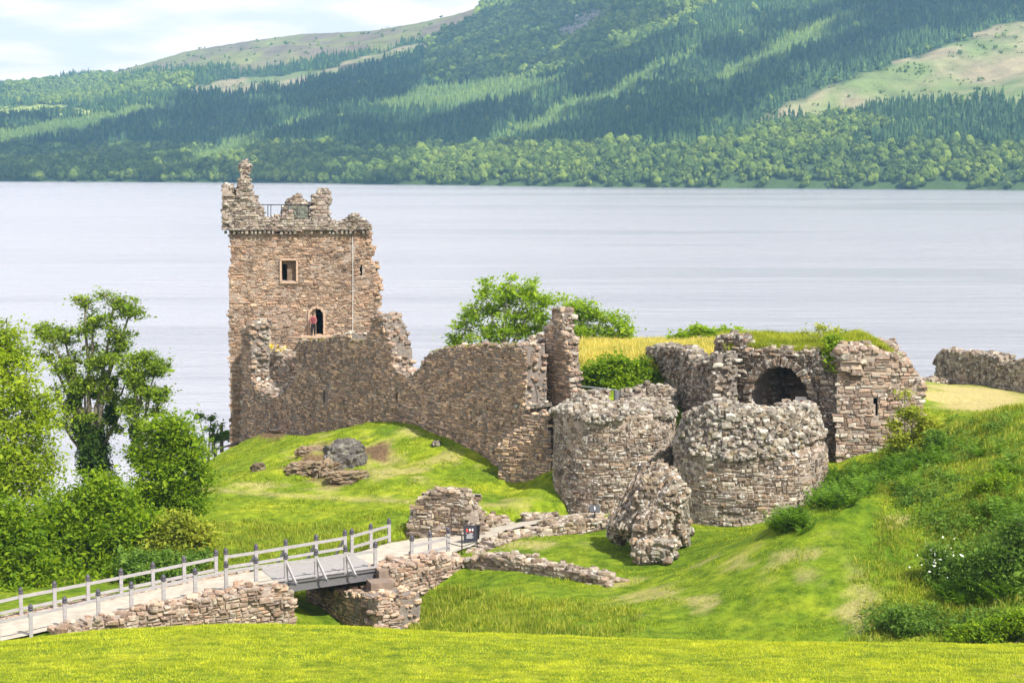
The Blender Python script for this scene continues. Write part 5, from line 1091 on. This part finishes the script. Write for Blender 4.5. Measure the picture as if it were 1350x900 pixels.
# ------------------------------------------------------------------ person in the tower doorway
def person(base, face, label):
    t = thing('person', base, label, 'person'); me = bpy.data.meshes.new('body')
    J = {'pel': (0, 0, .92), 'wai': (0, .0, 1.08), 'che': (0, .0, 1.3), 'nk': (0, 0, 1.46), 'hd': (0, -.02, 1.56), 'top': (0, -.02, 1.68),
         'sl': (.17, 0, 1.38), 'el': (.24, -.02, 1.12), 'wl': (.16, -.2, 1.0), 'sr': (-.17, 0, 1.38), 'er': (-.25, -.02, 1.13), 'wr': (-.15, -.22, 1.02),
         'hl': (.09, 0, .88), 'kl': (.1, -.02, .48), 'al': (.1, .02, .08), 'tl': (.11, -.14, .04), 'hr': (-.09, 0, .88), 'kr': (-.1, -.02, .48), 'ar': (-.11, .02, .08), 'trr': (-.12, -.14, .04)}
    Rr_ = {'pel': .14, 'wai': .12, 'che': .14, 'nk': .055, 'hd': .085, 'top': .075, 'sl': .075, 'el': .05, 'wl': .032, 'sr': .075, 'er': .05, 'wr': .032, 'hl': .125, 'kl': .095, 'al': .065, 'tl': .05, 'hr': .125, 'kr': .095, 'ar': .065, 'trr': .05}
    E = [('pel', 'wai'), ('wai', 'che'), ('che', 'nk'), ('nk', 'hd'), ('hd', 'top'), ('che', 'sl'), ('sl', 'el'), ('el', 'wl'), ('che', 'sr'), ('sr', 'er'), ('er', 'wr'), ('pel', 'hl'), ('hl', 'kl'), ('kl', 'al'), ('al', 'tl'), ('pel', 'hr'), ('hr', 'kr'), ('kr', 'ar'), ('ar', 'trr')]
    ks = list(J); J2 = [J[k] for k in ks]; E2 = [(ks.index(a), ks.index(b)) for a, b in E]; rads = [Rr_[k] for k in ks]
    for sgn, w_ in ((1, 'wl'), (-1, 'wr')):          # five fingers each hand
        wi = ks.index(w_); wp = np.array(J[w_]); pi = len(J2); J2.append(tuple(wp + [0, -.07, -.01])); rads.append(.028); E2.append((wi, pi))
        for f_ in range(4): J2.append(tuple(wp + [(-.03 + .02 * f_), -.14 - .008 * (f_ in (1, 2)), -.03])); rads.append(.009); E2.append((pi, len(J2) - 1))
        J2.append(tuple(wp + [-.05 * sgn, -.08, .0])); rads.append(.01); E2.append((pi, len(J2) - 1))
    me.from_pydata(J2, E2, []); me.update(); o = bpy.data.objects.new('body', me); COL.objects.link(o); o.parent = t
    sm = o.modifiers.new('skin', 'SKIN'); o.modifiers.new('sub', 'SUBSURF').levels = 1; o.modifiers['sub'].render_levels = 1
    for i, v in enumerate(me.skin_vertices[0].data): v.radius = (rads[i], rads[i]); v.use_root = (i == 0)
    m, tt_, b_, oo = newmat('skin_and_clothes'); tcn = N(tt_, 'ShaderNodeTexCoord'); sp = N(tt_, 'ShaderNodeSeparateXYZ'); L(tt_, tcn.outputs['Object'], sp.inputs[0])
    rr2 = ramp(tt_, [(0, (.015, .015, .02)), (.93 / 2, (.3, .1, .1)), (1.47 / 2, (.5, .3, .22))], 'CONSTANT'); dv = N(tt_, 'ShaderNodeMath', operation='MULTIPLY'); dv.inputs[1].default_value = .5; L(tt_, sp.outputs['Z'], dv.inputs[0]); L(tt_, dv.outputs[0], rr2.inputs[0]); L(tt_, rr2.outputs[0], b_.inputs['Base Color'])
    me.materials.append(m)
    mb = MB(); V, Fc = ICO3; v = V * [.105, .115, .135]; k = (v[:, 1] < -.04) & (v[:, 2] < .05); v[k] *= .8; mb.add(v + [0, .0, 1.61], Fc, 0, True); mb.add(V * [.09, .06, .16] + [0, .08, 1.5], Fc, 0, True)
    h = mb.build('hair', [plain_mat('brown_hair', (.06, .035, .02), .6)]); h.parent = t
    mb = MB(); V0, F0 = ICO1
    for x in (-.032, .032): mb.add(V0 * .012 + [x, -.1, 1.6], F0, 0)
    e = mb.build('eye', [M['black']]); e.parent = t
    mb = MB(); mb.add(V0 * [.014, .02, .02] + [0, -.108, 1.575], F0, 0); mb.add(V0 * [.026, .008, .007] + [0, -.095, 1.535], F0, 1); e = mb.build('nose_and_mouth', [plain_mat('skin', (.5, .3, .22), .6), plain_mat('lips', (.35, .1, .09), .6)]); e.parent = t
    # pink jumper
    mb = MB(); mb.lathe((0, 0, 0), [(.175, .9), (.17, 1.05), (.18, 1.2), (.19, 1.33), (.14, 1.42), (.07, 1.46)], 14, 0); v = mb.v[0]; v[:, 1] *= .78
    j = mb.build('jumper', [plain_mat('patterned_red_jumper', (.17, .045, .05), .9, var=.6, scale=12)]); j.parent = t
    t.rotation_euler = (0, 0, face); return t
pb0 = P_(414, 442.5, .45); pb0[2] = P_(420, 443, .35)[2] + .09
person(pb0, .1, 'person in a red patterned top and black trousers standing on the tower doorstep')

# moss and flowers on wall tops (parts)
mb = MB()
for (px, py, n) in ((346, 441, 60), (352, 455, 90), (358, 458, 60), (370, 461, 40)):
    c = P(px, py, 147.6); leaves(mb, c + r.normal(size=(n, 3)) * [.25, .25, .12], .12, r)
parent_keep(mb.build('yellow_wallflowers', [G_['yellow']]), curtain)
mb = MB(); sg_ = [(391, 455), (400, 451), (429, 449), (440, 446), (463, 451), (479, 453), (567, 466), (581, 461), (600, 459), (650, 458), (680, 457)]
for a, b in zip(sg_[:-1], sg_[1:]):
    if a[0] in (440, 479): continue
    sa, za_ = plc.sz(*a); sb, zb_ = plc.sz(*b); n = int(abs(sb - sa) * 160); t_ = r.random(n); s_ = sa + (sb - sa) * t_; z_ = za_ + (zb_ - za_) * t_ + .08
    leaves(mb, plc.fn(s_, z_ + r.normal(0, .05, n), -1.4 * r.random(n) ** 1.5), .12, r, 1.5)
parent_keep(mb.build('moss_capping', [leaf_mat('moss', [(.1, .1, .015), (.16, .15, .02), (.24, .19, .04)], .1)]), curtain)

# ------------------------------------------------------------------ loch
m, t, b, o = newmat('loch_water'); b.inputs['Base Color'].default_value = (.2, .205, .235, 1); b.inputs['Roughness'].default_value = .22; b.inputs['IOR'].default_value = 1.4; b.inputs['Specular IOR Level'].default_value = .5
nA_ = noise(t, .3, 6, .7, stretch=(.5, 1.5, 1)); nB_ = noise(t, .006, 6, .62, stretch=(.22, 1.6, 1)); rB = ramp(t, [(.42, (.12,) * 3), (.6, (2.0,) * 3)]); L(t, nB_.outputs['Fac'], rB.inputs[0])
nC_ = noise(t, .07, 4, .6, stretch=(.5, 1.8, 1)); hm_ = N(t, 'ShaderNodeMath', operation='MULTIPLY_ADD'); hm_.inputs[1].default_value = 3.0; L(t, nC_.outputs['Fac'], hm_.inputs[0]); L(t, nA_.outputs['Fac'], hm_.inputs[2])
bn = N(t, 'ShaderNodeBump'); bn.inputs['Distance'].default_value = 1.0; L(t, hm_.outputs[0], bn.inputs['Height']); sc_ = N(t, 'ShaderNodeMath', operation='MULTIPLY'); sc_.inputs[1].default_value = .3; L(t, rB.outputs[0], sc_.inputs[0]); L(t, sc_.outputs[0], bn.inputs['Strength']); L(t, bn.outputs[0], b.inputs['Normal'])
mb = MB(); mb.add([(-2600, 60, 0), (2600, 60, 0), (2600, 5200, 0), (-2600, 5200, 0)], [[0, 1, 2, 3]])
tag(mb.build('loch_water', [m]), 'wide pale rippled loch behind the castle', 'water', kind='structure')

# ------------------------------------------------------------------ far hillside
HS = 14.0; hx = np.arange(-2100, 2100, HS); hy = np.arange(1500, 5000, HS); HX, HY = np.meshgrid(hx, hy, indexing='ij')
pcx = 675 + F * HX / HY       # image column of every hill point
shore_py = np.interp(pcx, [-400, 0, 400, 530, 800, 1350, 1900], [236, 238.5, 241, 243, 246.5, 250.5, 253]); shoreY = CAMZ * F / (shore_py - 190)
ridY = np.interp(pcx, [-400, 0, 300, 640, 900, 1350, 1900], [4300, 4200, 4000, 3700, 3400, 3200, 3100])
sky_py = np.interp(pcx, [-400, 0, 80, 150, 200, 250, 330, 400, 490, 550, 600, 640, 700, 900, 1350, 1900], [128, 114, 106, 97, 84, 69, 56, 47, 43, 33, 22, 10, -10, -80, -150, -190])
T = (HY - shoreY) / (ridY - shoreY); Tc = np.clip(T, 0, 1)
# image row as a function of T, then back to a height: rows rise steadily up the slope
rowf = shore_py + (sky_py - shore_py) * (Tc ** .72)
HZ = CAMZ + (190 - rowf) / F * HY
HZ = np.where(T < 0, HZ * 0 - 6 + 0 * T, HZ); HZ = np.where(T > 1, HZ - (T - 1) * 900, HZ)
u_ = (HX * .82 + HY * .57); v_ = (-HX * .57 + HY * .82)       # gullies run down towards the lower left
rel = np.clip(T * 5, 0, 1) * np.clip((1 - T) * 6, 0, 1)
HZ = HZ + rel * (fbm(v_ / 260, u_ / 900, 3, 3) * 46 + fbm(HX / 120, HY / 160, 3, 12) * 9)
HZ = np.where((T >= 0) & (T < .02), np.maximum(HZ, .6), HZ)
QX, QY = proj(HX, HY, HZ)
# land cover
moor = [(-400, 60), (-400, 100), (0, 96), (150, 100), (260, 95), (330, 92), (430, 75), (500, 66), (560, 50), (600, 40), (640, 20), (560, -50)]
tan1 = [(235, 127), (260, 112), (330, 102), (420, 92), (470, 78), (520, 62), (565, 56), (560, 66), (500, 84), (440, 104), (340, 124)]
tan2 = [(985, 165), (1020, 148), (1100, 108), (1200, 78), (1280, 50), (1360, 22), (1800, -60), (1800, 120), (1360, 134), (1200, 140), (1100, 152), (1030, 160)]
field = [(-300, 138), (-20, 143), (60, 139), (130, 143), (100, 152), (20, 158), (-300, 170)]
young_and_lit = [[(180, 236), (260, 205), (330, 176), (420, 150), (440, 140), (400, 138), (430, 132), (420, 150), (360, 180), (300, 215)], [(500, 140), (560, 118), (620, 104), (760, 104), (700, 130), (600, 150), (520, 152)], [(640, 190), (760, 130), (900, 70), (960, 50), (900, 84), (780, 150), (700, 186)],  # last band here and first below: sunlit streaks painted as paler trees
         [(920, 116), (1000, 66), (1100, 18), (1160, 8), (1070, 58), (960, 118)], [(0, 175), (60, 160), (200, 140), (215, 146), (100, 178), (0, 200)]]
crag = [(735, 45), (760, 20), (785, 10), (800, 20), (780, 48), (750, 54)]
def zone(px, py):
    n1 = fbm(px / 22, py / 9, 3, 5) * 7; x, y = px + n1 * 1.6, py + n1 * .7
    k = np.zeros(px.shape, int)                      # 0 conifer wood
    k[pip([(560, 112), (560, -90), (1000, -90), (950, 0), (885, 45), (800, 84), (700, 108)], x, y)] = 1      # birch wood high up
    k[pip([(0, 108), (150, 100), (250, 100), (260, 118), (120, 140), (0, 138)], x, y)] = 1
    k[y > 196] = 1
    for p_ in young_and_lit: k[pip(p_, x, y)] = 2
    k[pip([(960, 196), (1000, 170), (1120, 152), (1180, 170), (1120, 196)], x, y)] = 1
    k[pip(tan1, x, y)] = 4; k[pip(tan2, x, y)] = 4; k[pip(field, x, y)] = 5; k[pip(moor, x, y)] = 3; k[pip(crag, x, y)] = 6
    return k
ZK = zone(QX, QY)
m, t, b, o = newmat('hillside')
def att(n): a = N(t, 'ShaderNodeAttribute'); a.attribute_name = n; return a.outputs['Color']
nh = noise(t, .03, 7, .7); rh = ramp(t, [(.3, (.6, .6, .6)), (.7, (1.35, 1.35, 1.35))]); L(t, nh.outputs['Fac'], rh.inputs[0]); c = mixc(t, 1., att('cover'), rh.outputs[0], 'MULTIPLY')
L(t, c, b.inputs['Base Color']); b.inputs['Roughness'].default_value = 1; b.inputs['Specular IOR Level'].default_value = .1; bump(t, b, nh.outputs['Fac'], 1, 6)
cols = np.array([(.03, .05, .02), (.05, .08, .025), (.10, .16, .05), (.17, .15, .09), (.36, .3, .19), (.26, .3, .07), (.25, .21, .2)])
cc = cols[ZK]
nm_ = np.clip(fbm(HX / 38, HY / 60, 5, 8) * 2.4 + .5, 0, 1)[..., None]
cc = np.where((ZK == 3)[..., None], np.array([.14, .11, .075]) * (1 - nm_) + np.array([.16, .165, .055]) * nm_, cc)
cc = np.where((ZK == 4)[..., None], np.array([.235, .195, .115]) * (1 - nm_) + np.array([.12, .155, .05]) * nm_, cc)
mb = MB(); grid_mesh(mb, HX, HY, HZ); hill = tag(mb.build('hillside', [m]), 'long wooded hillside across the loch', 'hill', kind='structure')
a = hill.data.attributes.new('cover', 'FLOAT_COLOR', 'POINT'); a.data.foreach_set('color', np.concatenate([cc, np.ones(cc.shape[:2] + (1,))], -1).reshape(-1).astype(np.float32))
def hz_at(x, y):
    i = np.clip(((x - hx[0]) / HS), 0, len(hx) - 2); j = np.clip(((y - hy[0]) / HS), 0, len(hy) - 2); i0 = i.astype(int); j0 = j.astype(int); fx, fy = i - i0, j - j0
    return (HZ[i0, j0] * (1 - fx) + HZ[i0 + 1, j0] * fx) * (1 - fy) + (HZ[i0, j0 + 1] * (1 - fx) + HZ[i0 + 1, j0 + 1] * fx) * fy
def inst(mb, tpl, pos, sc3, r, jit=.12, mat=0):
    V, Fc = tpl; n, k = len(pos), len(V); v = V[None] * (1 + r.uniform(-jit, jit, (n, k, 3))) * sc3[:, None]; a = r.uniform(0, 6.28, n); c, s_ = np.cos(a)[:, None], np.sin(a)[:, None]
    x = v[..., 0] * c - v[..., 1] * s_; y = v[..., 0] * s_ + v[..., 1] * c; v = np.stack([x, y, v[..., 2]], -1) + pos[:, None]
    mb.add(v.reshape(-1, 3), (Fc[None] + (np.arange(n) * k)[:, None, None]).reshape(-1, Fc.shape[1]), mat)
def conifer_tpl():
    V, Fc = [], []
    for (z0, z1, r0) in ((.06, .5, .2), (.3, .75, .15), (.55, 1.0, .09)):
        o = len(V); n = 8
        for k in range(n): a = 2 * math.pi * k / n; q = r0 * (1 if k % 2 else .6); V.append((q * math.cos(a), q * math.sin(a), z0 + (.04 if k % 2 == 0 else 0)))
        V.append((0, 0, z1))
        for k in range(n): Fc.append((o + k, o + (k + 1) % n, o + n))
    return np.array(V), np.array(Fc)
CT = conifer_tpl()
r = np.random.default_rng(21)
def sample_hill(n):
    Y = 1650 + (r.random(n) ** .8) * 2900; X = (r.uniform(-120, 1480, n) - 675) / F * Y; z = hz_at(X, Y); px, py = proj(X, Y, z)
    sh = np.interp(px, [-400, 0, 400, 530, 800, 1350, 1900], [236, 238.5, 241, 243, 246.5, 250.5, 253]); k = (py > -25) & (z > .35) & (py < sh - .15)
    return X[k], Y[k], z[k], px[k], py[k]
X, Y, z, px, py = sample_hill(170000); zk = zone(px, py); rnd = r.random(len(X))
clumpn = fbm(X / 60, Y / 60, 3, 4)
mbc, mby, mbb = MB(), MB(), MB()
k = (zk == 0) & (rnd < .72); h = r.uniform(10, 18, k.sum()) * (1 + .3 * clumpn[k]); inst(mbc, CT, np.stack([X[k], Y[k], z[k] - 1], 1), np.stack([h * r.uniform(.7, 1.5, len(h)), h * 1.15, h], 1), r, .2)
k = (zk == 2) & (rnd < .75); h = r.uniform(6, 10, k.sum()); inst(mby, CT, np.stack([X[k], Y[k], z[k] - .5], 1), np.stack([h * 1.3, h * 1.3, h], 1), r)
k = ((zk == 1) & (rnd < .8)) | ((zk == 3) & (rnd < .015)) | ((zk == 4) & (rnd < .16) & (fbm(X / 50, Y / 90, 3, 66) > -.05)) | ((zk == 5) & (rnd < .05)) | ((zk == 0) & (rnd > .97)) | ((zk == 6) & (rnd < .15))
kk = k; X_, Y_, z_ = X[kk], Y[kk], z[kk]; rr3 = np.clip(np.exp(r.normal(1.1, .35, len(X_))), 1.6, 6.2) * np.where(zk[kk] == 4, .32, np.where(zk[kk] >= 3, .55, 1))
for q_ in range(3):
    off = np.stack([r.normal(0, 1.6, len(X_)), r.normal(0, 1.6, len(X_)), rr3 * (1.0 + .35 * q_)], 1)
    s_ = rr3 * (.85, .7, .55)[q_]; inst(mbb, ICO1, np.stack([X_, Y_, z_], 1) + off, np.stack([s_, s_, s_ * r.uniform(.8, 1.4, len(X_))], 1), r, .26)
kk = np.nonzero(k)[0]; kk = kk[(py[kk] > 150)]; rep_ = np.repeat(kk, 36); u = r.normal(size=(len(rep_), 3)); u /= np.linalg.norm(u, axis=1)[:, None]; rr4 = r.uniform(2.2, 4.6, len(kk)); rr4 = np.repeat(rr4, 36)
leaves(mbb, np.stack([X[rep_], Y[rep_], z[rep_] + rr4 * 1.35], 1) + u * (rr4 * r.uniform(.8, 1.15, len(rep_)))[:, None] * [1, 1, 1.25], 1.5, r, .3)
def far_mat(name, cols):
    m, t, b, o = newmat(name); g = N(t, 'ShaderNodeNewGeometry'); rr = ramp(t, [(i / (len(cols) - 1), c) for i, c in enumerate(cols)]); L(t, g.outputs['Random Per Island'], rr.inputs[0])
    n = noise(t, .006, 3, .5); rn = ramp(t, [(.35, (.75, .8, .85)), (.65, (1.2, 1.15, 1.0))]); L(t, n.outputs['Fac'], rn.inputs[0]); L(t, mixc(t, 1., rr.outputs[0], rn.outputs[0], 'MULTIPLY'), b.inputs['Base Color']); b.inputs['Roughness'].default_value = 1; b.inputs['Specular IOR Level'].default_value = .1
    nb = noise(t, .45, 5, .75); bump(t, b, nb.outputs['Fac'], 1, 3.0); return m
tag(mbc.build('conifer_forest', [far_mat('conifer_green', [(.025, .055, .022), (.05, .1, .036), (.1, .17, .05)])]), 'dark conifer forest on the far hillside', 'forest', kind='stuff')
tag(mby.build('young_and_sunlit_forest', [far_mat('young_and_sunlit_green', [(.12, .19, .05), (.17, .25, .06), (.23, .31, .07)])]), 'lighter stripes of younger plantation and painted sunlit bands on the far hillside', 'forest', kind='stuff')  # brightened green also stands for sunlight on the lit bands
tag(mbb.build('broadleaf_forest', [far_mat('broadleaf_green', [(.05, .085, .018), (.1, .15, .025), (.2, .26, .04)])]), 'rounded broadleaf woodland along the far shore and upper slope', 'forest', kind='stuff')


# ------------------------------------------------------------------ clouds added out of view, shaped to throw shade on the hillside
M['shade_cloud'] = newmat('shade_cloud_white')[0]; M['shade_cloud'].node_tree.nodes['Principled BSDF'].inputs['Base Color'].default_value = (.9, .9, .9, 1)
r = np.random.default_rng(77)
def shade_cloud(polys, alt=1050):
    k = np.zeros(QX.shape, bool); nn = fbm(QX / 60, QY / 22, 3, 15)
    for p_ in polys: k |= pip(p_, QX + nn * 14, QY + nn * 8)
    k &= (T > 0.0) & (T < 1.02) & (ZK != 2) & (ZK != 4) & (h2(HX, HY, 3.) < .16) & (QX > -60) & (QX < 1420)  # gaps left above the paler bands and clearings keep them sunlit
    i, j = np.nonzero(k); p = np.stack([HX[i, j], HY[i, j], HZ[i, j]], 1); tt_ = (alt - p[:, 2]) / SUNV[2]
    c = p + np.array(SUNV) * tt_[:, None]; c[:, 2] += r.uniform(0, 50, len(c)); mb = MB(); s_ = r.uniform(16, 38, len(c))
    inst(mb, ICO1, c, np.stack([s_, s_, s_ * .6], 1), r, .1)
    tag(mb.build('shade_cloud', [M['shade_cloud']]), 'unseen clouds shaped to throw shade on the hills', 'shade_cloud', kind='structure')
shade_cloud([[(-60, 150), (120, 165), (300, 125), (450, 100), (560, 60), (640, 20), (720, -10), (860, -20), (880, 30), (760, 90), (640, 112), (520, 128), (420, 160), (560, 170), (640, 160), (700, 150), (640, 190), (560, 205), (520, 242), (300, 240), (-60, 240)]])
shade_cloud([[(720, 150), (860, 100), (960, 60), (1060, 20), (1360, -40), (1400, 20), (1240, 60), (1080, 110), (980, 160), (860, 190), (700, 196)], [(640, 140), (780, 90), (900, 40), (930, 50), (820, 105), (700, 160), (600, 185)]])

# ------------------------------------------------------------------ haze
m = bpy.data.materials.new('haze_air'); m.use_nodes = True; t = m.node_tree; t.nodes.clear(); o = N(t, 'ShaderNodeOutputMaterial'); v = N(t, 'ShaderNodeVolumePrincipled')
v.inputs['Color'].default_value = (.33, .68, 1, 1); v.inputs['Density'].default_value = .000115; v.inputs['Anisotropy'].default_value = 0.2; L(t, v.outputs[0], o.inputs['Volume'])
mb = MB(); mb.box((0, 2500, 255), (5400, 5500, 560)); hz = tag(mb.build('haze', [m]), 'thin blue haze over the loch and hills', 'haze', kind='stuff')
hz.data.update()
